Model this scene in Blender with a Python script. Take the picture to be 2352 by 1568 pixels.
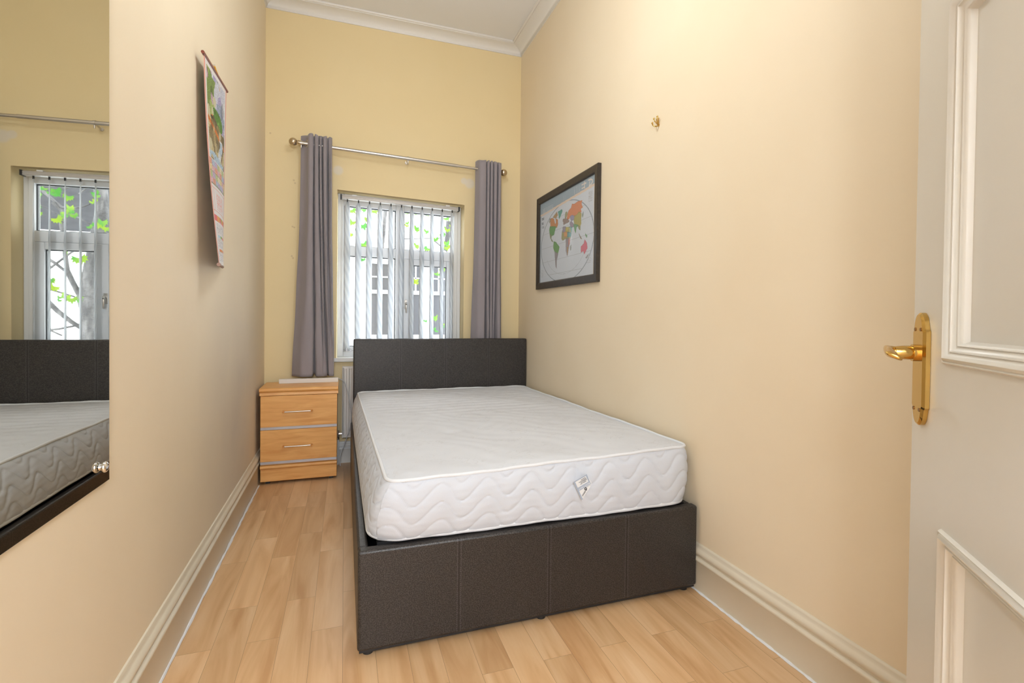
import bpy, bmesh, math, random
import numpy as np
from mathutils import Vector, Matrix
random.seed(7)
C = bpy.context.scene.collection
for _o in list(bpy.data.objects): bpy.data.objects.remove(_o)
S = bpy.context.scene
PI = math.pi
# ------------------------------------------------------------------ camera
FPX, YAW, PITCH, ROLL, CAMZ = 1183.19, 0.3498, -0.0144, 0.0117, 1.0621
_f = Vector((math.sin(YAW)*math.cos(PITCH), math.cos(YAW)*math.cos(PITCH), math.sin(PITCH)))
_r = Vector((math.cos(YAW), -math.sin(YAW), 0)); _u = _r.cross(_f)
_R = _r*math.cos(ROLL)+_u*math.sin(ROLL); _U = -_r*math.sin(ROLL)+_u*math.cos(ROLL)
cd = bpy.data.cameras.new('camera'); cam = bpy.data.objects.new('camera', cd); C.objects.link(cam)
M = Matrix((( _R.x,_U.x,-_f.x,0),(_R.y,_U.y,-_f.y,0),(_R.z,_U.z,-_f.z,CAMZ),(0,0,0,1)))
cam.matrix_world = M
cd.sensor_fit = 'HORIZONTAL'; cd.sensor_width = 36; cd.lens = FPX/2352*36
cd.shift_x = -47.4/2352; cd.shift_y = -38.4/2352; cd.clip_start = .02
S.camera = cam
# ------------------------------------------------------------------ light
w = bpy.data.worlds.new('World'); S.world = w; w.use_nodes = True
bg = w.node_tree.nodes['Background']; bg.inputs[0].default_value = (.90,.95,1,1); bg.inputs[1].default_value = 6.0
def lamp(name, kind, loc, power, color=(1,1,1), size=.2, rot=(0,0,0), sy=None):
    l = bpy.data.lights.new(name, kind); o = bpy.data.objects.new(name, l); C.objects.link(o)
    l.energy = power; l.color = color; o.location = loc; o.rotation_euler = rot
    if kind == 'AREA':
        l.size = size
        if sy: l.shape = 'RECTANGLE'; l.size_y = sy
    else: l.shadow_soft_size = size
    return o
lamp('room_lamp_light', 'POINT', (.36,1.75,2.60), 17.5, (.87,.94,1), .12)
lamp('hall_fill_light', 'POINT', (-.12,-.85,1.70), 92, (.87,.94,1), .30)  # unseen fill light added in the hall to brighten the room through the doorway
_p = lamp('window_portal', 'AREA', (.405,4.17,1.345), 0, (1,1,1), .92, (-PI/2,0,0), 1.22); _p.data.cycles.is_portal = True
S.view_settings.view_transform = 'Standard'; S.view_settings.look = 'None'
S.view_settings.exposure = 0.58; S.view_settings.gamma = 1; S.view_settings.use_curve_mapping = False

# ------------------------------------------------------------------ helpers
def mat(name, col, rough=.6, metal=0, spec=.5, bump=None, noise=None, emit=None):
    m = bpy.data.materials.new(name); m.use_nodes = True; n = m.node_tree.nodes; l = m.node_tree.links
    b = n['Principled BSDF']; b.inputs['Base Color'].default_value = (*col,1); b.inputs['Roughness'].default_value = rough
    b.inputs['Metallic'].default_value = metal; b.inputs['Specular IOR Level'].default_value = spec
    tc = n.new('ShaderNodeTexCoord')
    if noise:   # (scale, other colour, lo, hi, stretch)
        sc, c2, lo, hi, st = noise
        mp = n.new('ShaderNodeMapping'); mp.inputs['Scale'].default_value = st; l.new(tc.outputs['Object'], mp.inputs[0])
        t = n.new('ShaderNodeTexNoise'); t.inputs['Scale'].default_value = sc; t.inputs['Detail'].default_value = 6; l.new(mp.outputs[0], t.inputs[0])
        r = n.new('ShaderNodeValToRGB'); r.color_ramp.elements[0].position = lo; r.color_ramp.elements[1].position = hi
        r.color_ramp.elements[0].color = (*col,1); r.color_ramp.elements[1].color = (*c2,1)
        l.new(t.outputs[0], r.inputs[0]); l.new(r.outputs[0], b.inputs['Base Color'])
    if bump:    # (scale, strength, distance)
        t = n.new('ShaderNodeTexNoise'); t.inputs['Scale'].default_value = bump[0]; t.inputs['Detail'].default_value = 4; l.new(tc.outputs['Object'], t.inputs[0])
        bp = n.new('ShaderNodeBump'); bp.inputs['Strength'].default_value = bump[1]; bp.inputs['Distance'].default_value = bump[2]
        l.new(t.outputs[0], bp.inputs['Height']); l.new(bp.outputs[0], b.inputs['Normal'])
    if emit:
        b.inputs['Emission Color'].default_value = (*emit[0],1); b.inputs['Emission Strength'].default_value = emit[1]
    return m
def nd(m): return m.node_tree.nodes, m.node_tree.links, m.node_tree.nodes['Principled BSDF']
def math_node(n, l, op, a, b=None):
    k = n.new('ShaderNodeMath'); k.operation = op
    for i, v in enumerate((a, b)):
        if v is None: continue
        if isinstance(v, (int,float)): k.inputs[i].default_value = v
        else: l.new(v, k.inputs[i])
    return k.outputs[0]
def mixc(n, l, fac, a, b):
    k = n.new('ShaderNodeMix'); k.data_type = 'RGBA'
    for s, v in ((k.inputs[0],fac),(k.inputs[6],a),(k.inputs[7],b)):
        if isinstance(v, tuple): s.default_value = (*v,1) if len(v) == 3 else v
        elif isinstance(v, (int,float)): s.default_value = v
        else: l.new(v, s)
    return k.outputs[2]
def link(name, me, m, parent=None):
    o = bpy.data.objects.new(name, me); C.objects.link(o)
    if m is not None: me.materials.append(m)
    if parent is not None: o.parent = parent
    return o
def obj(name, bm, m, parent=None, smooth=False, bevel=0, seg=2):
    bmesh.ops.recalc_face_normals(bm, faces=bm.faces)
    me = bpy.data.meshes.new(name); bm.to_mesh(me); bm.free()
    o = link(name, me, m, parent)
    if smooth:
        for p in me.polygons: p.use_smooth = True
    if bevel:
        bv = o.modifiers.new('b','BEVEL'); bv.width = bevel; bv.segments = seg; bv.limit_method = 'ANGLE'; bv.angle_limit = .6
        for p in me.polygons: p.use_smooth = True
        if hasattr(me,'set_sharp_from_angle'): me.set_sharp_from_angle(angle=1.0)
    elif smooth and hasattr(me,'set_sharp_from_angle'): me.set_sharp_from_angle(angle=.9)
    return o
def box(bm, x0, x1, y0, y1, z0, z1):
    v = [bm.verts.new((x,y,z)) for z in (z0,z1) for y in (y0,y1) for x in (x0,x1)]
    for f in ((0,1,3,2),(4,6,7,5),(0,4,5,1),(2,3,7,6),(0,2,6,4),(1,5,7,3)): bm.faces.new([v[i] for i in f])
def bx(*a):
    bm = bmesh.new(); box(bm, *a); return bm
def tube(bm, pts, r, seg=10, cap=True, closed=False):
    pts = [Vector(p) for p in pts]; n = len(pts); rs = r if isinstance(r,(list,tuple)) else [r]*n
    rings = []; up = None
    for i, p in enumerate(pts):
        if closed: t = pts[(i+1)%n]-pts[i-1]
        else: t = pts[min(i+1,n-1)]-pts[max(i-1,0)]
        t.normalize()
        if up is None:
            up = Vector((0,0,1)) if abs(t.z) < .9 else Vector((1,0,0))
        a = t.cross(up).normalized(); b = a.cross(t).normalized(); up = b
        rings.append([bm.verts.new(p+(a*math.cos(2*PI*k/seg)+b*math.sin(2*PI*k/seg))*rs[i]) for k in range(seg)])
    m = n if closed else n-1
    for i in range(m):
        A, B = rings[i], rings[(i+1)%n]
        for k in range(seg): bm.faces.new((A[k],A[(k+1)%seg],B[(k+1)%seg],B[k]))
    if cap and not closed: bm.faces.new(rings[0][::-1]); bm.faces.new(rings[-1])
def tb(pts, r, seg=10, **k):
    bm = bmesh.new(); tube(bm, pts, r, seg, **k); return bm
def sphere(bm, c, r, sc=(1,1,1), seg=20):
    bmesh.ops.create_uvsphere(bm, u_segments=seg, v_segments=seg//2+2, radius=1, matrix=Matrix.Translation(c) @ Matrix.Diagonal((r*sc[0],r*sc[1],r*sc[2],1)))
def sweep(bm, prof, pts, closed=False):   # prof: (out, z) offsets; pts: (x, y, nx, ny) stations, z from prof
    R = [[bm.verts.new((x+nx*o, y+ny*o, z)) for o, z in prof] for x, y, nx, ny in pts]
    n = len(R)
    for i in range(n if closed else n-1):
        for k in range(len(prof)-1): bm.faces.new((R[i][k],R[i][k+1],R[(i+1)%n][k+1],R[(i+1)%n][k]))
    if not closed:
        for q in (R[0], R[-1]):
            if len(q) > 2: bm.faces.new(q)
def tag(o, label=None, cat=None, group=None, kind=None):
    if label: o['label'] = label
    if cat: o['category'] = cat
    if group: o['group'] = group
    if kind: o['kind'] = kind
    return o
def empty(name, loc=(0,0,0), rz=0):
    o = bpy.data.objects.new(name, None); C.objects.link(o); o.location = loc; o.rotation_euler = (0,0,rz); o.empty_display_size = .1
    return o
def dup(root):
    r = root.copy(); C.objects.link(r)
    for ch in list(root.children):
        c = ch.copy(); C.objects.link(c); c.parent = r; c.matrix_parent_inverse = ch.matrix_parent_inverse.copy()
        for g in ch.children:
            d = g.copy(); C.objects.link(d); d.parent = c; d.matrix_parent_inverse = g.matrix_parent_inverse.copy()
    return r

# ------------------------------------------------------------------ materials
WALLC = (.86,.735,.545)
mWall = mat('wall paint', WALLC, .62, spec=.3, bump=(14,.10,.01), noise=(1.6,(.84,.705,.51),.40,.68,(1,1,1)))
mWallBack = mat('wall paint back', (.86,.705,.42), .62, spec=.3, bump=(14,.10,.01), noise=(1.6,(.845,.685,.395),.40,.68,(1,1,1)))
n, l, b = nd(mWallBack)            # white filler patches and old screw holes in the paint
tc = n['Texture Coordinate'].outputs['Object']; src = b.inputs['Base Color'].links[0].from_socket
for (px,pz,pr,pc) in ((-.050,2.094,.040,(.80,.72,.60)),(.905,2.095,.046,(.80,.72,.60)),(.86,2.11,.030,(.80,.72,.60))):
    vm = n.new('ShaderNodeVectorMath'); vm.operation = 'DISTANCE'; l.new(tc, vm.inputs[0]); vm.inputs[1].default_value = (px,3.9458,pz)
    rp = n.new('ShaderNodeMapRange'); rp.inputs[1].default_value = pr; rp.inputs[2].default_value = pr*.62; rp.inputs[3].default_value = 0; rp.inputs[4].default_value = .8
    l.new(vm.outputs['Value'], rp.inputs[0]); src = mixc(n, l, rp.outputs[0], src, pc)
for (px,pz) in ((-.338,1.994),(-.330,1.975),(-.345,1.673),(-.334,1.668),(-.349,1.468),(-.341,1.455),(-.486,2.30)):
    vm = n.new('ShaderNodeVectorMath'); vm.operation = 'DISTANCE'; l.new(tc, vm.inputs[0]); vm.inputs[1].default_value = (px,3.9458,pz)
    rp = n.new('ShaderNodeMapRange'); rp.inputs[1].default_value = .008; rp.inputs[2].default_value = .004; rp.inputs[3].default_value = 0; rp.inputs[4].default_value = .45
    l.new(vm.outputs['Value'], rp.inputs[0]); src = mixc(n, l, rp.outputs[0], src, (.50,.36,.20))
l.new(src, b.inputs['Base Color'])
mWallLeft = mat('wall paint left', (.86,.745,.565), .62, spec=.3, bump=(12,.12,.012), noise=(1.3,(.82,.695,.515),.40,.72,(1,1,.6)))
n, l, b = nd(mWallLeft)            # grey rub marks low down by the drawers
tc = n['Texture Coordinate'].outputs['Object']; src = b.inputs['Base Color'].links[0].from_socket
vm = n.new('ShaderNodeMapping'); vm.inputs['Location'].default_value = (0,-2.95*1.1,-.62*1.4); vm.inputs['Scale'].default_value = (1,1.1,1.4); l.new(tc, vm.inputs[0])
ln = n.new('ShaderNodeVectorMath'); ln.operation = 'LENGTH'; l.new(vm.outputs[0], ln.inputs[0])
tn = n.new('ShaderNodeTexNoise'); tn.inputs['Scale'].default_value = 2.2; tn.inputs['Detail'].default_value = 5; l.new(tc, tn.inputs[0])
rp = n.new('ShaderNodeMapRange'); rp.inputs[1].default_value = 1.05; rp.inputs[2].default_value = .45; rp.inputs[3].default_value = 0; rp.inputs[4].default_value = 1; l.new(ln.outputs['Value'], rp.inputs[0])
fc = math_node(n, l, 'MULTIPLY', rp.outputs[0], math_node(n, l, 'MULTIPLY', tn.outputs[0], .95))
l.new(mixc(n, l, fc, src, (.56,.49,.45)), b.inputs['Base Color'])
mCeil = mat('ceiling paint', (.87,.87,.89), .8, spec=.2)
mCorn = mat('cornice paint', (.86,.84,.82), .6, spec=.3)
mTrim = mat('cream gloss paint', (.76,.685,.545), .38, bump=(6,.06,.01), noise=(3,(.72,.64,.50),.45,.7,(1,1,1)))
mTrimW = mat('white gloss paint', (.80,.80,.78), .35)
mCaulk = mat('white sealant', (.85,.86,.88), .6, bump=(60,.5,.004))
mDoor = mat('door gloss paint', (.69,.655,.59), .30, bump=(5,.10,.012), noise=(2.5,(.66,.62,.55),.45,.7,(1,1,1)))
mBrass = mat('brass', (.62,.41,.13), .16, 1, bump=(40,.03,.002))
mDarkBrass = mat('screw slot brass', (.25,.13,.04), .4, .8)
mSteel = mat('brushed steel', (.62,.59,.55), .28, 1)
mChrome = mat('chrome', (.8,.8,.82), .08, 1)
mSilver = mat('silver foil strip', (.52,.51,.54), .4, .35)
mMirror = mat('mirror silver', (.68,.68,.64), .012, 1)
mGlassEdge = mat('mirror glass edge', (.30,.34,.33), .15, .3)
mPvc = mat('white pvc', (.80,.81,.83), .35)
mRubber = mat('dark glazing seal', (.04,.045,.05), .5)
mBlack = mat('black plastic', (.02,.02,.022), .5)
mRad = mat('radiator enamel', (.74,.70,.66), .35)
mGrey = mat('grey cable', (.55,.55,.56), .5)
mStrip = mat('white strip plastic', (.80,.76,.72), .45)
mPipe = mat('piping tape', (.80,.82,.86), .8, bump=(300,.5,.002))
mFrame = mat('dark stained frame', (.032,.026,.023), .38, bump=(80,.12,.002), noise=(60,(.052,.040,.031),.4,.7,(1,1,1)))
mPrintRod = mat('red brown rod', (.20,.045,.025), .35)
mCord = mat('yellow cord', (.70,.36,.03), .7)
# floor: strip laminate
mFloor = mat('beech strip laminate', (.62,.40,.22), .33, spec=.45)
n, l, b = nd(mFloor); tc = n['Texture Coordinate'].outputs['Object']
mp = n.new('ShaderNodeMapping'); mp.inputs['Rotation'].default_value = (0,0,PI/2); l.new(tc, mp.inputs[0])
br = n.new('ShaderNodeTexBrick'); l.new(mp.outputs[0], br.inputs[0]); br.offset = .37; br.offset_frequency = 2; br.squash = 1
br.inputs['Scale'].default_value = 1; br.inputs['Brick Width'].default_value = .62; br.inputs['Row Height'].default_value = .0975
br.inputs['Mortar Size'].default_value = .0006; br.inputs['Mortar Smooth'].default_value = 0; br.inputs['Bias'].default_value = 0
br.inputs['Color1'].default_value = (0,0,0,1); br.inputs['Color2'].default_value = (1,1,1,1); br.inputs['Mortar'].default_value = (.5,.5,.5,1)
g = n.new('ShaderNodeMapping'); g.inputs['Scale'].default_value = (9,.9,1); l.new(tc, g.inputs[0])
ad = n.new('ShaderNodeVectorMath'); ad.operation = 'MULTIPLY_ADD'; l.new(br.outputs['Color'], ad.inputs[0]); ad.inputs[1].default_value = (7,23,5); l.new(g.outputs[0], ad.inputs[2])
t1 = n.new('ShaderNodeTexNoise'); t1.inputs['Scale'].default_value = 1.5; t1.inputs['Detail'].default_value = 5; t1.inputs['Distortion'].default_value = 1.2; l.new(ad.outputs[0], t1.inputs[0])
g2 = n.new('ShaderNodeMapping'); g2.inputs['Scale'].default_value = (90,5,1); l.new(tc, g2.inputs[0])
t2 = n.new('ShaderNodeTexNoise'); t2.inputs['Scale'].default_value = 1.5; t2.inputs['Detail'].default_value = 3; l.new(g2.outputs[0], t2.inputs[0])
cr = n.new('ShaderNodeValToRGB'); e = cr.color_ramp.elements; e[0].position = .30; e[0].color = (.56,.31,.14,1); e[1].position = .72; e[1].color = (.80,.555,.33,1)
e2 = e.new(.5); e2.color = (.71,.45,.235,1); l.new(t1.outputs[0], cr.inputs[0])
c1 = mixc(n, l, math_node(n, l, 'MULTIPLY', t2.outputs[0], .28), cr.outputs[0], (.58,.34,.165))
hsv = n.new('ShaderNodeHueSaturation'); l.new(c1, hsv.inputs['Color'])
l.new(math_node(n, l, 'ADD', math_node(n, l, 'MULTIPLY', br.outputs['Color'], .13), .935), hsv.inputs['Value'])
l.new(mixc(n, l, math_node(n, l, 'MULTIPLY', br.outputs['Fac'], .62), hsv.outputs[0], (.20,.11,.05)), b.inputs['Base Color'])
# leatherette
def leather(name, axis, seams, z=(0,9)):
    m = mat(name, (.040,.032,.029), .42, spec=.55); n, l, b = nd(m); tc = n['Texture Coordinate'].outputs['Object']
    t = n.new('ShaderNodeTexNoise'); t.inputs['Scale'].default_value = 300; t.inputs['Detail'].default_value = 2; l.new(tc, t.inputs[0])
    r = n.new('ShaderNodeValToRGB'); r.color_ramp.elements[0].position = .40; r.color_ramp.elements[1].position = .66
    r.color_ramp.elements[0].color = (.011,.010,.0098,1); r.color_ramp.elements[1].color = (.060,.052,.049,1); l.new(t.outputs[0], r.inputs[0])
    sx = n.new('ShaderNodeSeparateXYZ'); l.new(tc, sx.inputs[0]); v = sx.outputs[axis]; seam = None; st = None
    for s in seams:
        d = math_node(n, l, 'ABSOLUTE', math_node(n, l, 'SUBTRACT', v, s)); k = math_node(n, l, 'LESS_THAN', d, .0017)
        seam = k if seam is None else math_node(n, l, 'MAXIMUM', seam, k)
        d2 = math_node(n, l, 'ABSOLUTE', math_node(n, l, 'SUBTRACT', math_node(n, l, 'ABSOLUTE', math_node(n, l, 'SUBTRACT', v, s+.001)), .006)); k2 = math_node(n, l, 'LESS_THAN', d2, .0010)
        st = k2 if st is None else math_node(n, l, 'MAXIMUM', st, k2)
    col = r.outputs[0]; h = t.outputs[0]
    if seam is not None:
        dash = math_node(n, l, 'GREATER_THAN', math_node(n, l, 'FRACT', math_node(n, l, 'MULTIPLY', sx.outputs[2], 150)), .35)
        col = mixc(n, l, seam, col, (.012,.010,.010)); col = mixc(n, l, math_node(n, l, 'MULTIPLY', math_node(n, l, 'MULTIPLY', st, dash), .8), col, (.10,.09,.10))
        h = math_node(n, l, 'SUBTRACT', h, math_node(n, l, 'MULTIPLY', math_node(n, l, 'ADD', seam, math_node(n, l, 'MULTIPLY', st, .5)), 2))
    l.new(col, b.inputs['Base Color'])
    bp = n.new('ShaderNodeBump'); bp.inputs['Strength'].default_value = .35; bp.inputs['Distance'].default_value = .0012; l.new(h, bp.inputs['Height']); l.new(bp.outputs[0], b.inputs['Normal'])
    return m
mFootL = leather('leatherette footboard', 0, (.357,.676,.985))
mHeadL = leather('leatherette headboard', 0, (.370,.689,1.010))
mSideL = leather('leatherette side', 1, (2.2,2.75,3.3))
# wood of drawer unit
mWood = mat('orange beech veneer', (.66,.36,.13), .38)
n, l, b = nd(mWood); tc = n['Texture Coordinate'].outputs['Object']
g = n.new('ShaderNodeMapping'); g.inputs['Scale'].default_value = (3,3,26); l.new(tc, g.inputs[0])
t1 = n.new('ShaderNodeTexNoise'); t1.inputs['Scale'].default_value = 1.6; t1.inputs['Detail'].default_value = 6; t1.inputs['Distortion'].default_value = .8; l.new(g.outputs[0], t1.inputs[0])
cr = n.new('ShaderNodeValToRGB'); e = cr.color_ramp.elements; e[0].position = .3; e[0].color = (.74,.34,.095,1); e[1].position = .7; e[1].color = (.90,.50,.175,1); l.new(t1.outputs[0], cr.inputs[0])
l.new(cr.outputs[0], b.inputs['Base Color'])
# fabrics
def cloth(name, c, c2, sc=500, rough=.9):
    return mat(name, c, rough, spec=.15, bump=(sc,.4,.001), noise=(5,c2,.35,.7,(1,1,.5)))
mCurt = cloth('grey curtain cloth', (.33,.298,.318), (.30,.268,.287))
n, l, b = nd(mCurt); b.inputs['Sheen Weight'].default_value = .25
mTick = cloth('mattress border cloth', (.68,.715,.785), (.66,.69,.76), 400)
mTop = cloth('mattress top cloth', (.73,.75,.80), (.70,.715,.76), 400)
n, l, b = nd(mTop); tc = n['Texture Coordinate'].outputs['Object']; src = b.inputs['Base Color'].links[0].from_socket
sx = n.new('ShaderNodeSeparateXYZ'); l.new(tc, sx.inputs[0])          # old grey and beige soiling at the head end
t = n.new('ShaderNodeTexNoise'); t.inputs['Scale'].default_value = 1.7; t.inputs['Detail'].default_value = 7; l.new(tc, t.inputs[0])
rp = n.new('ShaderNodeMapRange'); rp.inputs[1].default_value = 2.2; rp.inputs[2].default_value = 3.3; rp.inputs[3].default_value = .05; rp.inputs[4].default_value = .95; l.new(sx.outputs[1], rp.inputs[0])
src = mixc(n, l, math_node(n, l, 'MULTIPLY', rp.outputs[0], t.outputs[0]), src, (.47,.44,.43))
wv = n.new('ShaderNodeTexVoronoi'); wv.feature = 'DISTANCE_TO_EDGE'; wv.inputs['Scale'].default_value = 17
tw = n.new('ShaderNodeTexNoise'); tw.inputs['Scale'].default_value = 14; l.new(tc, tw.inputs[0])
mx = n.new('ShaderNodeMix'); mx.data_type = 'VECTOR'; mx.inputs[0].default_value = .22; l.new(tc, mx.inputs[4]); l.new(tw.outputs['Color'], mx.inputs[5]); l.new(mx.outputs[1], wv.inputs[0])
edge = math_node(n, l, 'LESS_THAN', wv.outputs[0], .035)
tv = n.new('ShaderNodeTexNoise'); tv.inputs['Scale'].default_value = 9; l.new(tc, tv.inputs[0])
vis = n.new('ShaderNodeMapRange'); vis.inputs[1].default_value = .45; vis.inputs[2].default_value = .62; vis.inputs[3].default_value = 0; vis.inputs[4].default_value = .42; l.new(tv.outputs[0], vis.inputs[0])
src = mixc(n, l, math_node(n, l, 'MULTIPLY', edge, vis.outputs[0]), src, (.58,.58,.60)); l.new(src, b.inputs['Base Color'])
mSlat = bpy.data.materials.new('translucent blind cloth'); mSlat.use_nodes = True; n = mSlat.node_tree.nodes; l = mSlat.node_tree.links; n.clear()
out = n.new('ShaderNodeOutputMaterial'); df = n.new('ShaderNodeBsdfDiffuse'); df.inputs[0].default_value = (.82,.84,.87,1); tr = n.new('ShaderNodeBsdfTranslucent'); tr.inputs[0].default_value = (.80,.83,.88,1)
wv = n.new('ShaderNodeTexWave'); wv.bands_direction = 'DIAGONAL'; wv.inputs['Scale'].default_value = 7; wv.inputs['Distortion'].default_value = 2.5; tc = n.new('ShaderNodeTexCoord'); l.new(tc.outputs['Object'], wv.inputs[0])
rr = n.new('ShaderNodeValToRGB'); rr.color_ramp.elements[0].color = (.74,.76,.79,1); rr.color_ramp.elements[1].color = (.87,.885,.90,1); l.new(wv.outputs[0], rr.inputs[0]); l.new(rr.outputs[0], tr.inputs[0]); l.new(rr.outputs[0], df.inputs[0])
mx = n.new('ShaderNodeMixShader'); mx.inputs[0].default_value = .55; l.new(df.outputs[0], mx.inputs[1]); l.new(tr.outputs[0], mx.inputs[2]); l.new(mx.outputs[0], out.inputs[0])
def glassmat(name, fac, tint=(1,1,1)):
    m = bpy.data.materials.new(name); m.use_nodes = True; n = m.node_tree.nodes; l = m.node_tree.links; n.clear()
    out = n.new('ShaderNodeOutputMaterial'); t = n.new('ShaderNodeBsdfTransparent'); t.inputs[0].default_value = (*tint,1)
    g = n.new('ShaderNodeBsdfGlossy'); g.inputs['Roughness'].default_value = .02; lw = n.new('ShaderNodeLayerWeight'); lw.inputs[0].default_value = .25
    mx = n.new('ShaderNodeMixShader'); l.new(math_node(n, l, 'MULTIPLY', lw.outputs['Fresnel'], fac), mx.inputs[0]); l.new(t.outputs[0], mx.inputs[1]); l.new(g.outputs[0], mx.inputs[2]); l.new(mx.outputs[0], out.inputs[0])
    return m
mGlass = glassmat('window glass', .6, (.97,.98,.98)); mPicGlass = glassmat('picture glass', .015)

# ------------------------------------------------------------------ room shell
YB, XR, ZC = 3.9458, 1.3166, 3.205
def XL(y): return -.5065-.0040*(y-1.4)
YF = -.03
def struct(name, bm, m, parent=None, **k):
    o = obj(name, bm, m, parent, **k)
    if parent is None: o['kind'] = 'structure'
    return o
struct('floor', bx(-1.6,1.6,-2.2,YB+.02,-.05,0), mFloor)
struct('ceiling', bx(-.75,1.5,YF-.05,YB+.05,ZC,ZC+.06), mCeil)
bm = bmesh.new()
vs = [bm.verts.new(p) for z in (-.05,ZC+.05) for p in ((XL(YF-.1),YF-.1,z),(XL(YB+.1),YB+.1,z),(XL(YB+.1)-.12,YB+.1,z),(XL(YF-.1)-.12,YF-.1,z))]
for f in ((0,1,2,3),(4,7,6,5),(0,4,5,1),(1,5,6,2),(2,6,7,3),(3,7,4,0)): bm.faces.new([vs[i] for i in f])
struct('wall_left', bm, mWallLeft)
struct('wall_right', bx(XR,XR+.12,YF-.1,YB+.1,-.05,ZC+.05), mWall)
# back wall with the window opening (its lintel is a little out of level)
OX0, OX1, OZ0 = -.055, .866, .735
def OZT(x): return 1.957-.034*(x-OX0)
bm = bmesh.new(); WT = .30
def prism(bm, pts, y0, y1):
    a = [bm.verts.new((x,y0,z)) for x,z in pts]; c = [bm.verts.new((x,y1,z)) for x,z in pts]; k = len(pts)
    bm.faces.new(a); bm.faces.new(c[::-1])
    for i in range(k): bm.faces.new((a[i],a[(i+1)%k],c[(i+1)%k],c[i]))
prism(bm, [(-.62,-.05),(OX0,-.05),(OX0,ZC+.05),(-.62,ZC+.05)], YB, YB+WT)
prism(bm, [(OX1,-.05),(XR+.05,-.05),(XR+.05,ZC+.05),(OX1,ZC+.05)], YB, YB+WT)
prism(bm, [(OX0,-.05),(OX1,-.05),(OX1,OZ0),(OX0,OZ0)], YB, YB+WT)
prism(bm, [(OX0,OZT(OX0)),(OX1,OZT(OX1)),(OX1,ZC+.05),(OX0,ZC+.05)], YB, YB+WT)
struct('wall_back', bm, mWallBack)
# front wall with the doorway the camera stands in
bm = bmesh.new(); DX0, DX1, DZ = -.38, .448, 2.06
box(bm, -.64,DX0,YF-.14,YF,-.05,ZC+.05); box(bm, DX1,XR+.05,YF-.14,YF,-.05,ZC+.05); box(bm, DX0,DX1,YF-.14,YF,DZ,ZC+.05)
struct('wall_front', bm, mWall)
# hall behind the camera
struct('wall_hall_left', bx(-1.30,-1.20,-2.2,YF-.14,-.05,2.7), mCeil)
struct('wall_hall_right', bx(1.45,1.55,-2.2,YF-.14,-.05,2.7), mCeil)
struct('wall_hall_back', bx(-1.30,1.55,-2.25,-2.15,-.05,2.7), mCeil)
bm = bmesh.new(); box(bm, -1.30,1.55,-2.25,YF-.14,2.65,2.72); struct('ceiling_hall', bm, mCeil)
# baseboards: plain face, step, round bead, fillet
BP = [(0,0),(.015,0),(.015,.118),(.019,.123),(.021,.129),(.019,.134),(.010,.138),(.010,.143),(.016,.149),(.019,.157),(.018,.165),(.012,.172),(.008,.176),(.008,.184),(.005,.190),(0,.191)]
bm = bmesh.new(); sweep(bm, BP, [(XL(YF),YF,1,0),(XL(YB),YB,1,0)]); struct('baseboard_left', bm, mTrim, smooth=True)
bm = bmesh.new(); sweep(bm, [(o,z*.955) for o,z in BP], [(XR,YF,-1,0),(XR,YB,-1,0)]); struct('baseboard_right', bm, mTrim, smooth=True)
bm = bmesh.new(); sweep(bm, [(o,z*.80) for o,z in BP], [(XL(YB)+.021,YB,0,-1),(XR-.021,YB,0,-1)]); struct('baseboard_back', bm, mTrimW, smooth=True)
# sealant beads where the baseboards meet the floor
def caulk(name, x, y0, y1):
    k = 90; pts = [(x+random.uniform(-.0012,.0012), y0+(y1-y0)*i/k, .0015) for i in range(k+1)]
    struct(name, tb(pts, [random.uniform(.0035,.0065) for _ in pts], 6), mCaulk, smooth=True)
caulk('trim_1', XL(2)+.0165, .0, 3.55); caulk('trim_2', XR-.0165, 0, 1.70)
# cornice: cove with a bead against the ceiling
cv = [(0,3.143),(.006,3.143),(.008,3.149)]+[(.010+.082*(1-math.cos(a)),3.149+.040*math.sin(a)) for a in [i*PI/2/8 for i in range(1,9)]]+[(.094,3.193),(.102,3.193),(.106,3.198),(.106,ZC+.001),(0,ZC+.001)]
def corn(name, st):
    bm = bmesh.new(); sweep(bm, cv, st); struct(name, bm, mCorn, smooth=True)
corn('trim_3', [(XL(YB),YB,1,-1),(XL(YF),YF,1,1)])
corn('trim_4', [(XL(YB),YB,1,-1),(XR,YB,-1,-1)])
corn('trim_5', [(XR,YB,-1,-1),(XR,YF,-1,1)])
corn('trim_6', [(XL(YF),YF,1,1),(XR,YF,-1,1)])

# ------------------------------------------------------------------ window
win = empty('window_1', (0,YB+.11,0)); tag(win, kind='structure')
def SH(x, z): return z-.022*(x-.0)*(z-.75)/1.15       # the frame follows the lintel
def fbar(bm, x0, x1, z0, z1, y0, y1):
    v = [bm.verts.new((x,y,SH(x,z))) for z in (z0,z1) for y in (y0,y1) for x in (x0,x1)]
    for f in ((0,1,3,2),(4,6,7,5),(0,4,5,1),(2,3,7,6),(0,2,6,4),(1,5,7,3)): bm.faces.new([v[i] for i in f])
bm = bmesh.new()
fbar(bm, OX0+.002,-.010,.755,1.955,0,.07); fbar(bm, .806,.836,.755,1.955,0,.07); fbar(bm, .836,OX1-.001,.755,1.955,.012,.07); fbar(bm, .362,.424,.755,1.955,0,.07)
for a, c in ((-.010,.362),(.424,.806)):
    fbar(bm, a,c,1.872,1.955,0,.07); fbar(bm, a,c,1.505,1.576,0,.07); fbar(bm, a,c,.755,.828,0,.07)
obj('frame', bm, mPvc, win, bevel=.004)
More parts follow.
